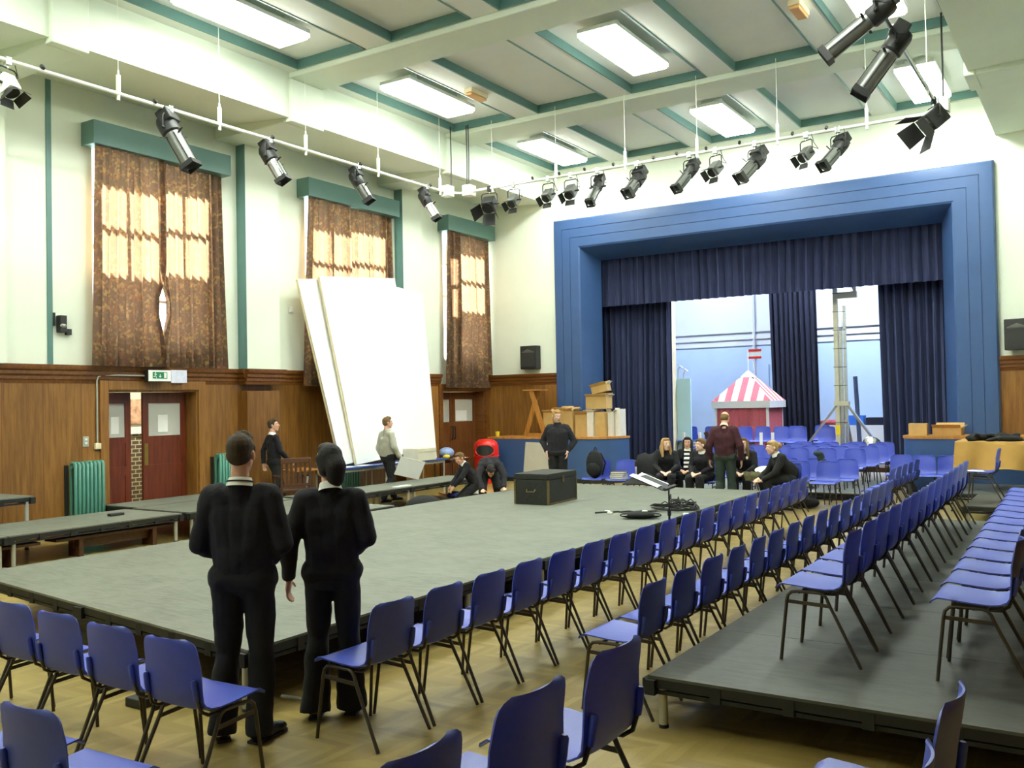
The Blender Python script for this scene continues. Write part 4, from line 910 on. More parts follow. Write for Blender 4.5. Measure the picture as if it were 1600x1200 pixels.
box_('flat cardboard tray with a dark stripe on the right-hand apron', -2.80, -2.30, 19.15, 19.5, 1.12, 1.26, -.05, 1)
tag(MB().lathe([(.0, 0), (.045, 0), (.055, .12), (.05, .12), (.04, .01), (0, .01)], (-12.62, 18.95, 1.07), 14).build('cup', M['yellow'], smooth=40), 'yellow cup at the left end of the blue apron', 'cup')
tag(MB(Matrix.Translation((-11.28, 18.62, 0)) @ Matrix.Rotation(-.10, 4, 'X')).add([(-.42, -.012, 0), (.40, -.012, 0), (.48, -.012, .5), (.42, -.012, .93), (-.38, -.012, .95), (-.42, .012, 0), (.40, .012, 0), (.48, .012, .5), (.42, .012, .93), (-.38, .012, .95)], [(4, 3, 2, 1, 0), (5, 6, 7, 8, 9), (0, 1, 6, 5), (1, 2, 7, 6), (2, 3, 8, 7), (3, 4, 9, 8), (4, 0, 5, 9)]).build('board', pm('grey_board', '#b3ad9c', .8, .05, 4)), 'grey board leaning against the left blue apron behind the chest', 'board')
# clothed table on the right
t = table('table', 'table under a draped tan cloth at the far right', -2.1, -.5, 16.95, 17.95, 1.06, M['dark_wood'], M['lamp_blk'], 'tables at the far right'); t.location.z = .3-.0; t.scale = (1, 1, .74)
rows = []
for i in range(9):
    v = i/8; r = []
    for k in range(41):
        u = k/40; x = -2.14+1.68*u; wob = math.sin(11*u)*.03+math.sin(23*u+1)*.018
        z = 1.10-(.46+.035*math.sin(9*u+.5))*v; r.append((x-.03*v, 16.93-.12*v*math.sin(13*u+.6)**2-.06*v+2*wob*v, z))
    rows.append(r)
top = [[(x, y, 1.10+.004*math.sin(20*x)) for (x, _, _) in rows[0]] for y in (17.98, 17.6, 17.2, 16.95)]
tag(MB().slab(top+rows, .006).build('tablecloth', M['tan'], smooth=60), 'tan cloth draped over the table at the far right', 'tablecloth')
cb = MB(); rnd = random.Random(5)
for k in range(22):
    x = -1.95+.72*rnd.random(); R = Euler((rnd.uniform(-.4, .4), rnd.uniform(-.4, .4), rnd.random()*3)).to_matrix()
    cb.ell((x, 17.15+.25*rnd.random(), 1.135+.07*rnd.random()*(1-abs(x+1.6)/.5)), (rnd.uniform(.10, .2), rnd.uniform(.05, .10), rnd.uniform(.03, .06)), R)
# ------------------------------------------------------------------ on the low platform
t = thing('trunk', 'old black wooden trunk with scuffed edges standing on the platform', 'trunk', (-7.12, 11.98, .4), .05)
MB().box(-.28, .28, -.46, .46, 0, .36).build('trunk_body', M['chest'], t, bevel=.008); MB().box(-.285, .285, -.465, .465, .365, .45).build('lid', M['chest'], t, bevel=.008)
gold = pm('worn_brass_edge', '#6b5a34', .5, .3, 20, metal=.4)
for sx in (-1, 1):
    for sy in (-1, 1): MB().box(sx*.275-.014, sx*.275+.014, sy*.455-.014, sy*.455+.014, .005, .36).build('corner_strip', gold, t)
MB().tube([(-.07, -.47, .22), (-.06, -.50, .19), (.06, -.50, .19), (.07, -.47, .22)], .01, 6).build('handle', gold, t); MB().box(.28, .295, -.03, .03, .30, .40).build('clasp', gold, t); MB().box(.27, .29, -.46, .46, .0, .025).build('bottom_strip', gold, t)
rnd = random.Random(3); cb2 = MB(); pts = []
for k in range(150):
    a = k*.55; r = .16+.12*math.sin(k*.37)+.03*rnd.random(); pts.append((-4.93+r*math.cos(a)*1.25, 11.7+r*math.sin(a), .415+.16*max(0, math.sin(k*.21))*(1-min(1, r/.32))+.13*rnd.random()*(k % 7 == 0)+.02))
tag(cb2.tube(pts, .009, 5).build('cable_coil', M['lamp_blk'], smooth=70), 'tangled coil of black cable lying on the platform', 'cable coil')
pts = [(-5.1-.05*k+.03*math.sin(k*1.7), 11.45-.035*k+.05*math.sin(k*2.3), .412) for k in range(14)]
tag(MB().tube(pts, .012, 5).build('extension_lead', M['lamp_blk'], smooth=70), 'black extension lead running left from the cable coil', 'cable')
for k, (x, y) in enumerate(((-5.65, 11.1), (-5.55, 10.98), (-5.2, 11.3), (-4.6, 11.25))): tag(MB().box(x-.035, x+.035, y-.02, y+.02, .40, .43).build('plug', M['white'], bevel=.005), 'white plug by the cables on the platform, %s from the left' % ORD[k], 'plug', 'white plugs on the platform')
t = thing('pouch', 'black zipped pouch lying on the platform near the music stand', 'pouch', (-4.99, 10.72, .4), -1.12)
MB().ell((0, 0, .045), (.10, .27, .045)).build('pouch_body', M['black_cloth'], t, smooth=60); MB().tube([(.06, -.24, .05), (.085, 0, .055), (.06, .24, .05)], .006, 5).build('zip', M['steel'], t)
t = thing('music_stand', 'black music stand with white sheet music at the platform edge', 'music stand', (-4.27, 9.95, 0), 0)
MB().tube([(0, 0, .12), (0, 0, .62)], .014, 8).build('lower_tube', M['lamp_blk'], t); MB().tube([(0, 0, .58), (0, 0, .92)], .010, 8).build('upper_tube', M['lamp_blk'], t); MB().cyl((0, 0, .56), (0, 0, .64), .022, .022, 8).build('collar', M['lamp_blk'], t)
for a in (.6, 2.7, 4.8): MB().tube([(0, 0, .30), (.17*math.cos(a), .17*math.sin(a), .13), (.30*math.cos(a), .30*math.sin(a), .01)], .008, 6).build('leg', M['lamp_blk'], t)
R = Euler((0, math.radians(22), .15)).to_matrix()
MB().cbox((-.16, -.05, .94), (.36, .48, .008), R).build('desk', M['lamp_blk'], t); MB().cbox((.02, -.02, .885), (.03, .48, .03), R).build('ledge', M['lamp_blk'], t)
tag(MB(Matrix.Translation((-4.47, 9.89, .962)) @ R.to_4x4()).slab([[(-.19+.07*i, -.26+.13*k, .02*math.sin(k*1.5+.3)) for k in range(5)] for i in range(6)], .002).build('sheet_music', M['paper'], smooth=60), 'white sheets of music on the black stand', 'sheet music')
for k, (x, y, a) in enumerate(((-8.93, 8.47, .3),)): tag(MB(Matrix.Translation((x+.1, y, .40)) @ Matrix.Rotation(a, 4, 'Z')).box(-.09, .09, -.02, .02, 0, .02).build('pen_case', M['lamp_blk']), 'thin black object on the platform between the two standing pupils', 'small object')
tag(MB().tube([(-4.56, 4.26, .02), (-4.25, 4.30, .02)], .012, 6).build('metal_rod', M['steel']), 'grey metal rod on the floor by the platform corner', 'rod')
t = thing('cable_adapter', 'black adapter block on the floor under the left row of chairs', 'adapter', (-5.26, 3.70, 0)); MB().cbox((0, 0, .03), (.16, .09, .06)).build('block', M['lamp_blk'], t, bevel=.008); MB().tube([(.05, .05, .05), (.12, .12, .14)], .012, 6).build('plug', M['lamp_blk'], t)
# ------------------------------------------------------------------ floor things by the kneeling boys
tag(MB().ell((-9.75, 12.35, .17), (.30, .34, .19)).build('dark_bundle', M['black_cloth'], smooth=60), 'dark rounded bundle on the floor left of the kneeling boys', 'bundle')
tag(MB().lathe([(0, 0), (.13, 0), (.17, .28), (.18, .28), (.165, .28), (.125, .01), (0, .01)], (-11.15, 15.75, 0), 20).build('bucket', M['white'], smooth=40), 'white bucket on the floor behind the end of the deck', 'bucket')
tag(MB().ell((-11.0, 14.95, .07), (.16, .20, .075)).build('blue_bag', M['plastic'], smooth=60), 'bright blue bundle on the floor beside the kneeling boys', 'bundle')
tag(MB().ell((-10.85, 15.2, .05), (.08, .10, .05)).build('green_bundle', M['teal_rad'], smooth=60), 'small green bundle next to the blue one', 'bundle')
t = thing('tray', 'red plastic tray on the floor in front of the kneeling boys', 'tray', (-10.0, 13.75, 0)); MB().prism([(-.17, -.12), (.17, -.12), (.17, .12), (-.17, .12)], .0, .02).build('tray_base', M['red'], t)
for a in ((-.17, -.155, -.12, .12), (.155, .17, -.12, .12)): MB().box(a[0], a[1], a[2], a[3], .02, .08).build('tray_side', M['red'], t)
for a in ((-.155, .155, -.12, -.105), (-.155, .155, .105, .12)): MB().box(a[0], a[1], a[2], a[3], .02, .08).build('tray_side', M['red'], t)
tag(MB().tube([(-11.9, 15.6, .02), (-11.2, 15.1, .02)], .014, 6).build('red_stick', M['red']), 'thin red stick lying on the floor behind the deck', 'stick')
tag(MB().ell((-9.72, 13.95, .06), (.10, .13, .065)).build('white_bundle', M['paper'], smooth=60), 'crumpled white paper on the floor by the kneeling boys', 'paper')
# ------------------------------------------------------------------ by the seated group
t = thing('backpack', 'black backpack sitting on a chair left of the seated group', 'backpack', (-8.1, 15.43, .45), .2)
MB().ell((0, 0, .26), (.17, .13, .27)).build('bag_body', M['black_cloth'], t, smooth=60); MB().ell((0, -.12, .17), (.13, .06, .13)).build('front_pocket', M['black_cloth'], t, smooth=60); MB().tube([(-.03, .05, .52), (0, .05, .58), (.04, .05, .52)], .012, 6).build('top_handle', M['black_cloth'], t)
for s in (-1, 1): MB().tube([(s*.09, .11, .46), (s*.17, .13, .28), (s*.12, .08, .05)], .016, 6).build('strap', M['black_cloth'], t)
for k in range(4):
    t = thing('book', 'book in the small pile beside the backpack, %s' % ('lowest', 'second from the bottom', 'third from the bottom', 'topmost')[k], 'book', (-7.6, 15.42, .452+.035*k), .15*k-.2, 'books beside the backpack')
    MB().box(-.13, .13, -.1, .1, .004, .029).build('pages', M['paper'], t); MB().box(-.135, .135, -.105, .105, 0, .004).box(-.135, .135, -.105, .105, .029, .033).box(-.137, -.133, -.105, .105, 0, .033).build('cover', [M['dark_wood'], M['canvas_edge'], M['lamp_blk'], M['dark_wood']][k], t)
rows = [[(-7.45+.5*k/8+.02*math.sin(i), 16.02+(.32*math.cos(PI*i/10)-.08 if False else .16*math.cos(PI*i/8)), .45+.42*math.sin(PI*i/8)+.02*math.sin(k*2+i)) for k in range(9)] for i in range(9)]
tag(MB().slab(rows, .02).build('coat', M['black_cloth'], smooth=60), 'dark coat thrown over the chair left of the blonde girl', 'coat')
rows = [[(-7.35+.55*k/8, 15.05-.05*i+.35, .46+.10*math.sin(PI*k/8)*(1-i/8)-.012*i) for k in range(9)] for i in range(8)]
tag(MB().slab(rows, .02).build('coat', M['black_cloth'], smooth=60), 'dark coat spread on the seats in front of the blonde girl', 'coat')
# ------------------------------------------------------------------ stage set
t = thing('striped_booth', 'red and white striped tent booth with a flag on the stage', 'booth', (-7.9, 23.8, SZ)); hw = .67; z0, z1, za = 1.32, 1.42, 2.22
def stripe_rows(face):
    pass
red_s, wht_s = pm('booth_red', '#c2626a', .85, .08, 20), pm('booth_cream', '#f0dfc6', .85, .05, 20)
Tz = Matrix.Rotation(.03, 4, 'Z')
for f in range(4):
    Rf = Tz @ Matrix.Rotation(f*PI/2, 4, 'Z'); nst = 9
    for k in range(nst):
        u0, u1 = -1+2*k/nst, -1+2*(k+1)/nst; tp = .22
        E = hw*1.12; t0, t1 = (min(.8, 1-abs(u)) for u in (u0, u1))
        MB(Rf).slab([[(u0*E, -E, z1), (u1*E, -E, z1)], [(u0*E, -E*(1-t0*.999), z1+(za-z1)*t0), (u1*E, -E*(1-t1*.999), z1+(za-z1)*t1)]], .01).build('roof_stripe', red_s if k % 2 == 0 else wht_s, t)
    MB(Rf).slab([[(-hw*.25, -hw*.25, z1+(za-z1)*.78), (hw*.25, -hw*.25, z1+(za-z1)*.78)], [(-.01, -.01, za), (.01, -.01, za)]], .01).build('roof_cap', M['white'], t)
    MB(Rf).box(-hw*1.13, hw*1.13, -hw*1.14, -hw*1.12, z0-.08, z1).build('pelmet_band', M['white'], t)
    if f != 2: MB(Rf).slab(pleats(-hw, hw, -hw, hw, z0, .05, -hw, .03, 8, f, 'x'), .006).build('booth_curtain', red_s, t, smooth=60)
    MB(Rf).box(-hw-.03, -hw+.03, -hw-.03, -hw+.03, 0, z0).build('post', M['white'], t)
MB().tube([(0, 0, za-.05), (0, 0, za+.55)], .02, 8).build('flag_pole', M['white'], t); fl = MB().box(.02, .36, -.006, .006, za+.30, za+.55).build('flag', M['white'], t)
MB().box(.02, .36, -.009, .009, za+.49, za+.55).build('flag_stripe', M['red'], fl); MB().box(.02, .36, -.009, .009, za+.30, za+.36).build('flag_stripe', M['red'], fl)
t = thing('lifting_mast', 'tall aluminium lifting mast on three splayed legs on the stage', 'lifting mast', (-5.05, 21.75, SZ)); H = 4.9
MB().box(-.15, -.05, -.05, .05, .05, H).build('mast', M['alu'], t, bevel=.006); MB().box(-.03, .03, -.04, .04, .1, 3.0).build('inner_mast', M['chrome'], t); MB().box(.06, .12, -.04, .04, .1, 3.55).build('side_rail', M['chrome'], t)
MB().box(-.06, .38, -.05, .05, 3.72, 3.86).build('fork', M['alu'], t); MB().bar((.34, 0, 3.8), (.05, 0, 4.6), .05, .03).build('fork_strut', M['chrome'], t); MB().box(.30, .36, -.04, .04, 3.8, 4.7).build('fork_post', M['alu'], t)
for a in (PI+.15, -.15, PI/2):
    MB().bar((.1*math.cos(a), .1*math.sin(a), 1.32), (1.05*math.cos(a), 1.05*math.sin(a), .03), .07, .05).build('leg', M['chrome'], t)
MB().box(-.17, .15, -.09, .09, 1.28, 1.38).build('collar', M['alu'], t); MB().box(-.155, -.045, -.055, -.05, .62, .84).build('yellow_plate', M['yellow'], t)
for k in range(9): MB().tube([(-.17, -.052, .9+.42*k), (.12, -.052, .9+.42*k)], .006, 5).build('cable_clip', M['lamp_blk'], t)
MB().tube([(.045, -.045, 1.3), (.04, -.05, 3.3)], .006, 5).build('winch_cable', M['steel'], t); MB().box(-.18, .16, -.14, .14, .0, .10).build('base', M['alu'], t)
tag(MB().tube([(-4.82, 22.4, SZ), (-4.9, 22.4, 2.35)], .05, 10).build('steel_pole', pm('dark_pole', '#5e6f96', .4, .1, 9, metal=.4), smooth=50), 'dark steel pole standing right of the lifting mast', 'pole')
t = thing('floodlight', 'round silver floodlight lying on the stage right of the mast', 'floodlight', (-4.2, 20.55, SZ+.3)); R = Euler((-.9, .3, .3)).to_matrix()
MB().lathe([(0, -.16), (.10, -.16), (.17, .02), (.19, .04), (.19, .07), (.16, .07)], (0, 0, .14), 20, R).build('reflector', M['chrome'], t, smooth=40); MB().lathe([(.16, .06), (0, .06)], (0, 0, .14), 20, R).build('lens', M['lamp_body'], t); MB().box(-.12, .12, -.1, .1, -.3, .0).build('stand_block', M['lamp_blk'], t)
tag(MB().box(-5.85, -5.40, 25.55, 25.85, 1.12, 1.38).build('storage_tub', pm('blue_tub', '#2f6fd0', .4, .05, 6), bevel=.01), 'bright blue plastic tub on the ledge at the back of the stage', 'tub')
tag(MB().box(-5.35, -4.75, 25.55, 25.85, 1.12, 1.32).build('storage_tub', M['velvet_dk'], bevel=.01), 'dark plastic tub on the ledge at the back of the stage', 'tub')
tag(MB().ell((-6.25, 25.7, 1.19), (.38, .12, .08)).build('red_bundle', pm('pinkish_red_cloth', '#c25a5a', .8, .2, 9), smooth=50), 'pinkish red cloth bundle on the ledge at the back of the stage', 'bundle')
tag(MB().box(-9.35, -9.29, 21.6, 22.3, SZ, 5.2).build('standing_flat', M['canvas_edge']), 'tall cream flat edge showing just inside the left stage curtain', 'flat')
tag(MB().box(-9.56, -8.92, 22.3, 22.36, SZ, 2.42).build('standing_board', M['sky_blue']), 'pale turquoise board standing on the left of the stage', 'board')
for k, x in enumerate((-9.5, -9.36, -9.22)): tag(MB().tube([(x, 22.6, SZ), (x, 22.6, 2.75-.09*k), (x+.05, 22.6, 2.85-.09*k), (x+.12, 22.6, 2.8-.09*k)], .022, 8).build('white_pipe', M['white'], smooth=60), 'white upright pipe behind the turquoise board, %s of three' % ('left', 'middle', 'right')[k], 'pipe', 'white pipes on the stage')
for k, (x, lab) in enumerate(((-8.98, 'left'), (-8.55, 'second'), (-7.0, 'third'), (-6.72, 'right'))): tag(MB().box(x-.03, x+.03, 21.9, 21.96, SZ, 1.06).build('white_post', M['white']), 'short white post among the stage chairs, %s of four' % lab, 'post', 'white posts among the stage chairs')
t = thing('folded_frame', 'slanting brown wooden boards on the left of the stage', 'boards', (-8.75, 22.6, SZ))
for s in (0, 1): MB().bar((-.22+.32*s, 0, .65), (.12+.32*s, 0, .0), .12, .04, up=(0, 1, 0)).build('board', M['dark_wood'], t)
# ------------------------------------------------------------------ people
def blob(mb, vox, name, mat, parent, smooth=3, fold=0):
    """fuse overlapping solids into one continuous skin"""
    me = bpy.data.meshes.new('tmp'); me.from_pydata(mb.v, [], mb.f); me.update()
    bm = bmesh.new(); bm.from_mesh(me); bmesh.ops.recalc_face_normals(bm, faces=bm.faces); bm.to_mesh(me); bm.free()
    o = bpy.data.objects.new('tmp', me); COL.objects.link(o)
    r = o.modifiers.new('r', 'REMESH'); r.mode = 'VOXEL'; r.voxel_size = vox; r.use_smooth_shade = True
    if fold:
        tx = bpy.data.textures.get('folds') or bpy.data.textures.new('folds', 'CLOUDS'); tx.noise_scale = .13; tx.noise_depth = 1
        dm = o.modifiers.new('d', 'DISPLACE'); dm.texture = tx; dm.strength = fold; dm.mid_level = .5; dm.texture_coords = 'LOCAL'
    if smooth: s = o.modifiers.new('s', 'SMOOTH'); s.factor = .5; s.iterations = smooth
    out = bpy.data.meshes.new_from_object(o.evaluated_get(bpy.context.evaluated_depsgraph_get()))
    bpy.data.objects.remove(o); bpy.data.meshes.remove(me)
    out.name = name; out.materials.clear(); out.materials.append(mat); out.shade_smooth()
    q = bpy.data.objects.new(name, out); COL.objects.link(q); q.parent = parent
    return q
def cone(b, p0, p1, r0, r1, n=14, flat=False):
    """round-ended tapered limb"""
    p0, p1 = Vector(p0), Vector(p1); d = p1-p0
    if d.length < 1e-4: return b.ell(p0, (r0, r0, r0))
    R = d.to_track_quat('Z', 'Y').to_matrix(); L = d.length
    prof = [(1e-6, -r0)]+[(r0*math.sin(a), -r0*math.cos(a)) for a in (.4, .8, 1.2)]+[(r0, 0), (r1, L)]+[(r1*math.cos(a), L+r1*math.sin(a)) for a in (.4, .8, 1.2)]+[(1e-6, L+r1)]
    if flat: prof = prof[:6]
    return b.lathe(prof, p0, n, R)
def hand(b, wr, d, n, s, curl=.35, k=1.0):
    """palm, four fingers and a thumb; d towards fingertips, n out of the palm, s = +1/-1 thumb side"""
    d = Vector(d).normalized(); n = Vector(n); n = (n-d*n.dot(d)).normalized(); t = d.cross(n); wr = Vector(wr)
    R = Matrix((t, n, d)).transposed()
    b.ell(wr+d*.048*k, (.040*k, .019*k, .056*k), R, 12, 8)
    for i, (o, L) in enumerate(((.029, .070), (.010, .079), (-.010, .073), (-.028, .057))):
        p = wr+d*.086*k+t*o*s*k; q = d+t*o*s*3; q.normalize()
        for j, (f, r) in enumerate(((.44, .0098), (.32, .0092), (.24, .0084))):
            q = (q*math.cos(curl*(.6+.5*j))+n*math.sin(curl*(.6+.5*j))).normalized(); e = p+q*L*f*k; cone(b, p, e, r*k, r*.93*k, 8); p = e
    p = wr+d*.022*k+t*.030*s*k; q = (d*.62+t*.66*s+n*.35).normalized()
    for L, r in ((.042, .0125), (.030, .0105)):
        e = p+q*L*k; cone(b, p, e, r*k, r*.9*k, 8); p = e; q = (q+d*.45).normalized()
STAND = dict(pelvis=(0, 0, .95), waist=(0, 0, 1.10), chest=(0, .0, 1.28), neck=(0, .03, 1.475), head=(0, .0, 1.635),
    sh=(.170, .02, 1.395), el=(.225, .04, 1.13), wr=(.235, -.04, .885), hd=(0, -.12, -1), pn=(-1, 0, 0), hip=(.088, 0, .93), kn=(.098, -.015, .50), an=(.10, .03, .085), toe=(.12, -.15, .03))
SIT = dict(pelvis=(0, .04, .555), waist=(0, .02, .68), chest=(0, -.05, .82), neck=(0, -.08, .965), head=(0, -.125, 1.085),
    sh=(.155, -.06, .915), el=(.20, -.14, .69), wr=(.075, -.33, .60), hd=(-.6, -.7, -.2), pn=(0, .1, -1), hip=(.085, .0, .535), kn=(.10, -.40, .515), an=(.10, -.36, .085), toe=(.11, -.53, .03))
def person(label, loc, f, H=1.7, base=STAND, J=None, look=(0, 0), hair='short', hair_m='hair_brown', top='jumper', legs='black_cloth', skin='skin', collar=True, girth=1.0, curl=.35, vox=.0075, loose=.018, group=None, flare=.066, hem=None, tilt=0):
    s = H/1.75 if base is STAND else 1.0; P = {}
    for k, v in base.items():
        if k in ('sh', 'el', 'wr', 'hd', 'pn', 'hip', 'kn', 'an', 'toe'):
            for sd, sg in (('L', 1), ('R', -1)): P[k+sd] = Vector((v[0]*sg, v[1], v[2]))*(1 if k in ('hd', 'pn') else s)
        else: P[k] = Vector(v)*s
    for k, v in (J or {}).items(): P[k] = Vector(v)*(1 if k[:2] in ('hd', 'pn') else s)
    g = girth*s*(1.0 if base is STAND else H/1.75); hs = (.97 if base is STAND else .95)*max(s, .93)
    t = thing('person', label, 'person', loc, math.atan2(f[0], -f[1]), group)
    yaw, pitch = math.radians(look[0]), math.radians(look[1])
    HR = Matrix.Rotation(yaw, 3, 'Z') @ Matrix.Rotation(math.radians(tilt), 3, 'Y') @ Matrix.Rotation(pitch, 3, 'X'); hc = P['head']; hp = lambda x, y, z: hc+HR @ (Vector((x, y, z))*hs)
    lat = (P['shL']-P['shR']).normalized(); lath = (P['hipL']-P['hipR']).normalized()
    def torso(b, e):
        pl, ch = P['pelvis'], P['chest']; r = .098*g+e
        for k in (-1, 0, 1):
            cone(b, pl+lath*.062*k*g, P['waist']+lat*.058*k*g, r*(.96 if e > 0 else 1), r*(1.06 if e > 0 else .94)); cone(b, P['waist']+lat*.058*k*g, ch+lat*.078*k*g, r*(1.06 if e > 0 else .94), .104*g+e)
        cone(b, ch+lat*.07*g, P['shL']-lat*.045*g, .10*g+e, .060*g+e*.9); cone(b, ch-lat*.07*g, P['shR']+lat*.045*g, .10*g+e, .060*g+e*.9)
        cone(b, P['shL']-lat*.03, P['shR']+lat*.03, .050*g+e*.7, .050*g+e*.7); cone(b, ch, P['neck']-(P['neck']-ch)*.13, .095*g+e, .064*g+e*.5)
    def arms(b, e, cut=0):
        for sd in 'LR':
            a, m, w_ = P['sh'+sd], P['el'+sd], P['wr'+sd]; cone(b, a, m, .053*g+e, .041*g+e); w2 = w_-(w_-m)*cut; cone(b, m, w2, .042*g+e, .029*g+e*.85, flat=cut > 0)
    def legs_(b, e, bot=None):
        cone(b, P['hipL'], P['hipR'], .098*g+e, .098*g+e)
        for sd in 'LR':
            h, k, a = P['hip'+sd], P['kn'+sd], P['an'+sd]; cone(b, h, k, .084*g+e, .056*g+e)
            if bot: cone(b, k, a+(a-k).normalized()*.045*s, .056*g+e, bot, flat=True)
            else: c = k+(a-k)*.35; cone(b, k, c, .054*g, .054*g); cone(b, c, a, .054*g, .036*g)
    b = MB(); torso(b, -.006); arms(b, -.004); legs_(b, -.006)
    cone(b, P['neck']-(P['head']-P['neck'])*.25, hp(0, .02, -.05), .056*hs, .052*hs)
    b.ell(hp(0, .014, .028), (.076*hs, .095*hs, .090*hs), HR); b.ell(hp(0, -.022, -.036), (.060*hs, .070*hs, .084*hs), HR); cone(b, hp(0, -.05, -.092), hp(0, -.062, -.094), .028*hs, .024*hs)
    for k in (-1, 1): cone(b, hp(.03*k, .01, -.05), hp(.018*k, -.055, -.092), .034*hs, .022*hs); b.ell(hp(.034*k, -.066, -.022), (.022*hs, .02*hs, .02*hs)); b.ell(hp(.078*k, .018, -.008), (.011*hs, .021*hs, .031*hs), HR)
    cone(b, hp(0, -.088, .018), hp(0, -.108, -.020), .009*hs, .014*hs, 8); cone(b, hp(-.034, -.078, .032), hp(.034, -.078, .032), .013*hs, .013*hs, 8); b.ell(hp(0, -.086, -.056), (.024*hs, .012*hs, .014*hs), HR)
    for sd, sg in (('L', 1), ('R', -1)):
        hand(b, P['wr'+sd], P['hd'+sd], P['pn'+sd], sg if False else _thumb(P['hd'+sd], P['pn'+sd], P, sd), curl, hs)
        cone(b, P['an'+sd]+Vector((0, .03, -.02)), P['toe'+sd], .036*s, .03*s)
    body = blob(b, vox, 'body', M[skin], t, 2)
    for k in (-1, 1):
        e = MB().ell(hp(.031*k, -.083, .010), (.0135*hs, .010*hs, .008*hs), HR, 10, 6).build('eye', M['white'], t, smooth=60)
        MB().ell(hp(.031*k, -.0905, .010), (.0062*hs, .004*hs, .0066*hs), HR, 8, 5).build('iris', M['eye'], e, smooth=60)
        MB().bar(hp(.016*k, -.094, .034), hp(.048*k, -.083, .036), .006*hs, .006*hs).build('eyebrow', M[hair_m], t)
    MB().ell(hp(0, -.0985, -.054), (.023*hs, .006*hs, .0075*hs), HR, 12, 6).build('mouth', M['lip'], t, smooth=60)
    # clothes
    b = MB(); torso(b, loose); arms(b, loose*.9, .03)
    pl = P['pelvis']; dn = (P['pelvis']-P['waist']).normalized()
    for k in (-1, 0, 1): cone(b, pl+lath*.06*k*g, pl+lath*.064*k*g+dn*(hem or .04), .090*g+loose, .086*g+loose*.7, flat=True)
    blob(b, max(vox, .009), 'jumper' if top != 'hoodie' else 'hooded_top', M[top], t, 4, .030)
    b = MB(); legs_(b, .020, flare*s)
    if base is not SIT: cone(b, pl, pl-dn*.02, .115*g, .11*g)
    blob(b, max(vox, .009), 'trousers', M[legs], t, 3, .026)
    for sd in 'LR':
        a, tt = P['an'+sd], P['toe'+sd]; b = MB(); d = tt-a; d.z = 0; d = d.normalized() if d.length > 1e-3 else Vector((0, -1, 0)); gz = a.z-.082*s
        R = Matrix((d.cross(Vector((0, 0, 1))), d, Vector((0, 0, 1)))).transposed(); fl = Vector((a.x, a.y, gz))
        b.ell(fl+d*.0+Vector((0, 0, .046)), (.041*s, .062*s, .048), R); b.ell(fl+d*.085*s+Vector((0, 0, .040)), (.044*s, .09*s, .042), R); b.ell(fl+d*.155*s+Vector((0, 0, .032)), (.046*s, .065*s, .034), R)
        sh = blob(b, .008, 'shoe', M['shoe'], t, 2)
        MB().prism([tuple((fl+R @ Vector((x*s, y*s, 0))).xy) for x, y in ((-.038, -.058), (.038, -.058), (.044, .05), (.046, .15), (.028, .212), (-.028, .212), (-.046, .15), (-.044, .05))], gz, gz+.014).build('sole', M['lamp_blk'], sh)
    if collar:
        up = (P['head']-P['neck']).normalized(); R = up.to_track_quat('Z', 'Y').to_matrix(); b = MB()
        b.lathe([(.064*hs, -.030), (.080*hs, -.036), (.070*hs, .002), (.065*hs, .014), (.059*hs, .014), (.064*hs, -.01)], P['neck']+up*.012, 20, R); b.build('shirt_collar', M['shirt'] if collar != 'check' else M['canvas_edge'], t, smooth=50)
        if collar == 'band': MB().lathe([(.0765*hs, -.014), (.079*hs, -.011), (.0755*hs, -.006)], P['neck']+up*.014, 20, R).build('tie_band', M['black_cloth'], t, smooth=60)
    # hair
    hm = M[hair_m]; b = MB()
    b.ell(hp(0, .026, .042), (.081*hs, .096*hs, .086*hs), HR); b.ell(hp(0, .048, .0), (.075*hs, .070*hs, .070*hs if hair == 'short' else .085*hs), HR)
    if hair == 'short':
        b.ell(hp(0, -.03, .098), (.062*hs, .05*hs, .030*hs), HR)
        for k in (-1, 1): cone(b, hp(.074*k, -.012, .04), hp(.076*k, -.008, .005), .012*hs, .008*hs, 8)
        rn = random.Random(len(label))
        for q in range(26):
            a, e = rn.random()*6.28, rn.uniform(.1, .95); x, y, z = .070*e*math.cos(a), .01+.085*e*math.sin(a), .115-.045*e*e
            cone(b, hp(x, y, z), hp(x*1.12, y-.012, z+.026), .014*hs, .007*hs, 6)
    elif hair == 'bald':
        b = MB(); b.ell(hp(0, .050, -.002), (.079*hs, .066*hs, .066*hs), HR); b.ell(hp(0, .03, .03), (.079*hs, .085*hs, .05*hs), HR)
    elif hair in ('pony', 'bun'):
        b.ell(hp(0, -.02, .085), (.068*hs, .06*hs, .04*hs), HR)
        if hair == 'pony': cone(b, hp(0, .06, .03), hp(0, .115, -.01), .07*hs, .068*hs); cone(b, hp(0, .115, -.01), hp(0, .12, -.09), .068*hs, .058*hs); cone(b, hp(0, .12, -.09), hp(0, .10, -.155), .056*hs, .034*hs); [cone(b, hp(.06*q, .0, .02), hp(.05*q, .06, -.05), .034*hs, .04*hs) for q in (-1, 1)]
        else: b.ell(hp(0, .125, .03), (.055*hs, .05*hs, .055*hs), HR)
    elif hair == 'long':
        b.ell(hp(0, -.028, .095), (.066*hs, .055*hs, .034*hs), HR)
        for k in (-1, 1): cone(b, hp(.066*k, -.005, .05), hp(.080*k, -.012, -.08), .030*hs, .030*hs); cone(b, hp(.080*k, -.012, -.08), hp(.088*k, -.030, -.22), .032*hs, .024*hs)
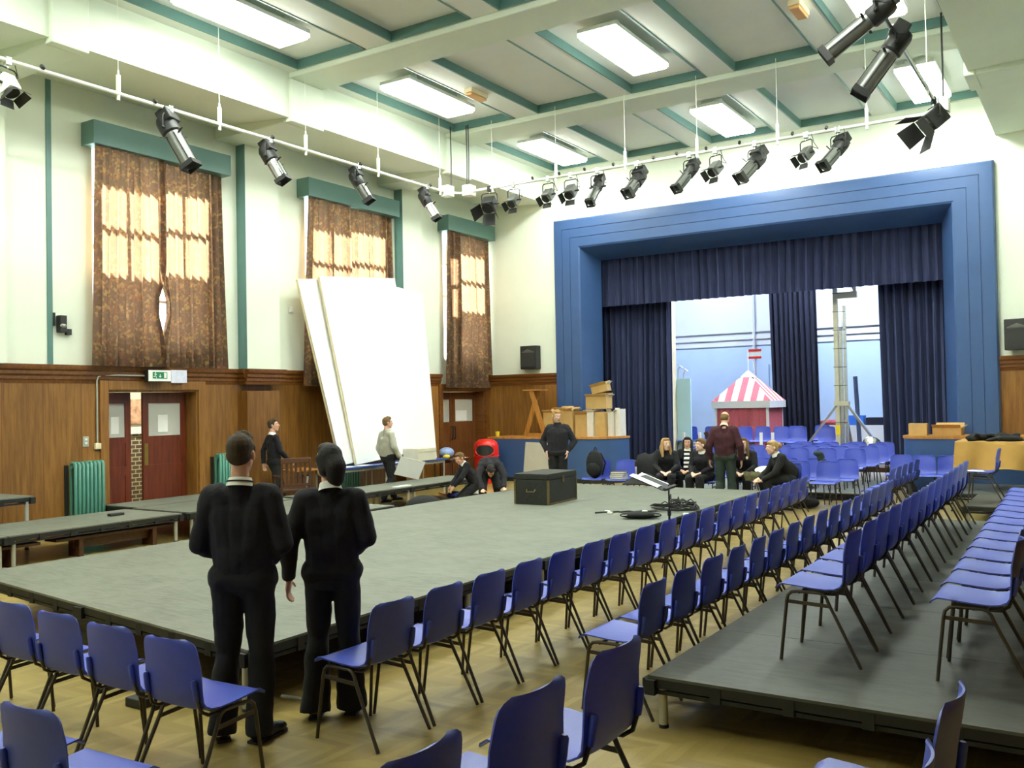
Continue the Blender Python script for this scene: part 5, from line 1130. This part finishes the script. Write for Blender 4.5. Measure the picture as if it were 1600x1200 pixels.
        cone(b, hp(0, .08, .0), hp(0, .09, -.20), .07*hs, .055*hs); cone(b, hp(-.05, .07, -.05), hp(-.055, .06, -.22), .045*hs, .035*hs); cone(b, hp(.05, .07, -.05), hp(.055, .06, -.22), .045*hs, .035*hs)
    blob(b, .007, 'hair', hm, t, 2)
    return t, P
def _thumb(d, n, P, sd):
    """side of the palm the thumb leaves: towards the body's front for hanging hands"""
    d = Vector(d).normalized(); n = Vector(n); n = (n-d*n.dot(d)).normalized(); tt = d.cross(n)
    v = Vector((0, -1, .35)) if abs(d.z) > .6 else Vector(((-1 if sd == 'L' else 1)*.6, -.2, 1))
    return 1 if tt.dot(v) > 0 else -1
person('boy in black jumper and white collar, back to us, left of the standing pair', (-4.21, 3.65, 0), (-.50, .87), 1.745, STAND,
    dict(elL=(.245, .03, 1.12), wrL=(.09, -.20, 1.0), elR=(-.245, .03, 1.12), wrR=(-.09, -.20, .985), hdL=(-1, -.25, -.3), hdR=(1, -.25, -.25), pnL=(0, .6, -.7), pnR=(0, .6, -.7), anL=(.12, .03, .085), anR=(-.10, .05, .085), toeL=(.20, -.11, .03), toeR=(-.17, -.11, .03)), hair='short', collar='band', vox=.0065, loose=.020, girth=.97, flare=.078, hem=.06)
person('girl in black jumper with dark tied hair, standing, head turned left', (-4.04, 4.20, 0), (-.55, .83), 1.665, STAND,
    dict(elL=(.26, .07, 1.12), wrL=(.285, -.02, .875), hdL=(.1, -.2, -1), pnL=(-1, .1, 0), elR=(-.235, .05, 1.14), wrR=(-.09, -.20, 1.02), hdR=(1, -.2, .1), pnR=(0, .6, -.7), head=(.02, -.02, 1.635), anL=(.11, .04, .085), anR=(-.11, -.03, .085)), look=(38, -10), hair='pony', hair_m='hair_black', vox=.0065, loose=.024, girth=.93, flare=.095, hem=.13)
person('boy in dark jumper walking right beside the wooden armchair', (-12.85, 11.9, 0), (.35, .94), 1.67, STAND,
    dict(knL=(.09, -.16, .51), anL=(.09, -.22, .10), toeL=(.09, -.40, .05), knR=(-.09, -.0, .50), anR=(-.09, .24, .11), toeR=(-.09, .10, .03), elL=(.23, .13, 1.15), wrL=(.22, .12, .90), elR=(-.23, -.03, 1.14), wrR=(-.20, -.22, .97), hdR=(0, -.6, -.8)), look=(-30, -5), hair='short', girth=.92)
person('boy in a pale grey hooded top walking right and carrying a white board', (-11.79, 13.85, 0), (.30, .95), 1.655, STAND,
    dict(knL=(.09, -.12, .51), anL=(.09, -.18, .10), toeL=(.09, -.36, .05), anR=(-.09, .20, .10), toeR=(-.09, .06, .03), elR=(-.25, .02, 1.14), wrR=(-.24, -.14, .92), hdR=(0, -.3, -.9), elL=(.24, .08, 1.12), wrL=(.22, -.02, .88)), look=(-12, 0), hair='short', hair_m='hair_light', top='hoodie', collar=False, loose=.026)
tag(MB(Matrix.Translation((-11.42, 14.05, .66)) @ Euler((.35, .25, 1.15)).to_matrix().to_4x4()).box(-.27, .27, -.006, .006, -.19, .19).build('white_board', M['paper']), 'white board carried at knee height by the boy in the hooded top', 'board')
person('dark haired boy bent over with both hands on the edge of the low platform', (-9.12, 13.42, 0), (.60, -.80), 1.62, STAND,
    dict(pelvis=(0, .16, .74), waist=(0, .03, .86), chest=(0, -.18, .92), neck=(0, -.38, .88), head=(0, -.50, .80), shL=(.17, -.32, .89), shR=(-.17, -.32, .89), elL=(.25, -.50, .70), elR=(-.23, -.54, .68), wrL=(.22, -.70, .495), wrR=(-.16, -.76, .475), hdL=(.1, -1, -.1), hdR=(-.1, -1, -.1), pnL=(0, 0, -1), pnR=(0, 0, -1), hipL=(.088, .16, .72), hipR=(-.088, .16, .72), knL=(.14, -.14, .44), knR=(-.14, -.12, .44), anL=(.12, .12, .085), anR=(-.12, .12, .085), toeL=(.14, -.05, .03), toeR=(-.14, -.05, .03)), look=(0, 65), hair='short', hair_m='hair_black', skin='skin', curl=.1, collar=False)
person('brown haired boy with white collar kneeling behind the bent dark haired boy', (-10.35, 14.55, 0), (-.62, -.78), 1.55, STAND,
    dict(pelvis=(0, .14, .40), waist=(0, .06, .52), chest=(0, -.06, .68), neck=(0, -.14, .84), head=(0, -.22, .95), shL=(.16, -.10, .80), shR=(-.16, -.10, .80), elL=(.20, -.24, .54), elR=(-.20, -.24, .54), wrL=(.12, -.40, .36), wrR=(-.12, -.40, .36), hdL=(0, -.6, -.8), hdR=(0, -.6, -.8), pnL=(-.3, .8, -.6), pnR=(.3, .8, -.6), hipL=(.088, .14, .38), hipR=(-.088, .14, .38), knL=(.12, -.22, .10), knR=(-.12, -.22, .10), anL=(.10, .22, .085), anR=(-.10, .22, .085), toeL=(.10, .36, .05), toeR=(-.10, .36, .05)), look=(15, 25), hair='short', hair_m='hair_light')
person('stout fair haired man in a black jumper with hands in pockets behind the trunk', (-8.93, 15.5, 0), (.30, -.95), 1.735, STAND,
    dict(elL=(.315, .06, 1.14), wrL=(.205, -.07, .94), elR=(-.315, .06, 1.14), wrR=(-.205, -.07, .94), hdL=(-.1, -.2, -1), hdR=(.1, -.2, -1), head=(0, -.04, 1.63)), look=(38, 14), hair='short', hair_m='hair_blond', skin='skin2', collar=False, girth=1.14, top='jumper')
person('man in a maroon jumper and dark green trousers standing with his back to us', (-5.48, 15.2, 0), (-.15, .98), 1.70, STAND,
    dict(elL=(.27, .05, 1.13), wrL=(.275, -.03, .88), elR=(-.27, .05, 1.13), wrR=(-.275, -.02, .87), head=(0, -.06, 1.60)), look=(-8, 22), hair='bald', hair_m='hair_light', top='maroon', legs='green_tr', collar='check', girth=.99, loose=.026, flare=.085, hem=.07)
person('blonde long haired girl in a black coat seated at the left of the group', (-6.78, 15.72, 0), (.35, -.94), 1.6, SIT, dict(), look=(30, -2), hair='long', hair_m='hair_blond', skin='skin2', collar=False, top='black_cloth')
tt, PP = person('dark haired girl in a striped scarf seated second from the left of the group', (-6.52, 16.18, 0), (.15, -.99), 1.58, SIT, dict(), look=(8, 0), hair='long', hair_m='hair_black', collar=False)
for k in range(9):
    MB().slab([[(-.05+.10*i, -.175-.006*k-.02*(k > 4), .985-.038*k) for i in (0, 1)], [(-.05+.10*i, -.181-.006*k-.02*(k > 3), .985-.038*(k+1)) for i in (0, 1)]], .012).build('scarf_stripe', M['shirt'] if k % 2 == 0 else M['black_cloth'], tt)
MB().lathe([(.075, -.04), (.10, -.02), (.095, .03), (.07, .04)], PP['neck'], 20).build('scarf_loop', M['shirt'], tt, smooth=50)
person('girl with tied brown hair and white collar in profile, left of the man in maroon', (-6.02, 15.64, 0), (-.10, -.99), 1.6, SIT, dict(), look=(-48, -3), hair='bun', hair_m='hair_light', skin='skin2')
gt, GP = person('long haired girl with white collar facing us, right of the man in maroon', (-5.40, 16.0, 0), (.10, -.99), 1.6, SIT, dict(), look=(0, -2), hair='long', hair_m='hair_light', skin='skin2')
person('girl with a blonde bun in a black coat leaning forward right of the group', (-4.50, 15.50, 0), (-.80, -.60), 1.62, SIT,
    dict(chest=(0, -.13, .80), neck=(0, -.21, .95), head=(0, -.27, 1.06), shL=(.16, -.16, .90), shR=(-.16, -.16, .90), elL=(.20, -.30, .66), elR=(-.20, -.28, .66), wrL=(.11, -.50, .52), wrR=(-.1, -.48, .54)), look=(-5, 4), hair='bun', hair_m='hair_blond', skin='skin2', top='black_cloth', girth=1.05)
MB().ell(GP['chest']+Vector((.07, -.135, .03)), (.022, .012, .028)).build('badge', M['canvas_edge'], gt, smooth=60)
rows = [[(-5.22+.30*k/6, 15.45-.10*math.sin(PI*i/6), .50+.13*math.sin(PI*i/6)+.02*math.sin(3*k)) for k in range(7)] for i in range(7)]
tag(MB().slab(rows, .02).build('bag', pm('camouflage_cloth', '#8d8b6a', .9, .45, 14), smooth=60), 'pale patterned bag between the facing girl and the girl with the bun', 'bag')
tag(MB(Matrix.Translation((-5.02, 15.75, .66)) @ Euler((.5, 0, -.4)).to_matrix().to_4x4()).prism([(.15*math.cos(a*PI/10), .10*math.sin(a*PI/10)) for a in range(20)], 0, .01).build('paper', M['paper']), 'rounded white sheet held beside the girl with the bun', 'paper')
tag(blob(MB().ell((-4.36, 17.05, .80), (.07, .06, .10)).ell((-4.40, 17.03, .87), (.09, .05, .05)).ell((-4.32, 17.02, .72), (.05, .04, .07)), .01, 'hat', M['green_tr'], None, 2), 'dark green cap hung on a chair behind the girl with the bun', 'hat')
tag(MB().ell((-4.35, 16.0, .10), (.22, .16, .10)).ell((-4.55, 15.95, .08), (.14, .14, .08)).build('bag', M['black_cloth'], smooth=60), 'black bag on the floor under the rightmost tier chair', 'bag')
tag(blob(cb, .012, 'coat', M['black_cloth'], None, 2), 'black coat heaped on the tan cloth', 'coat')
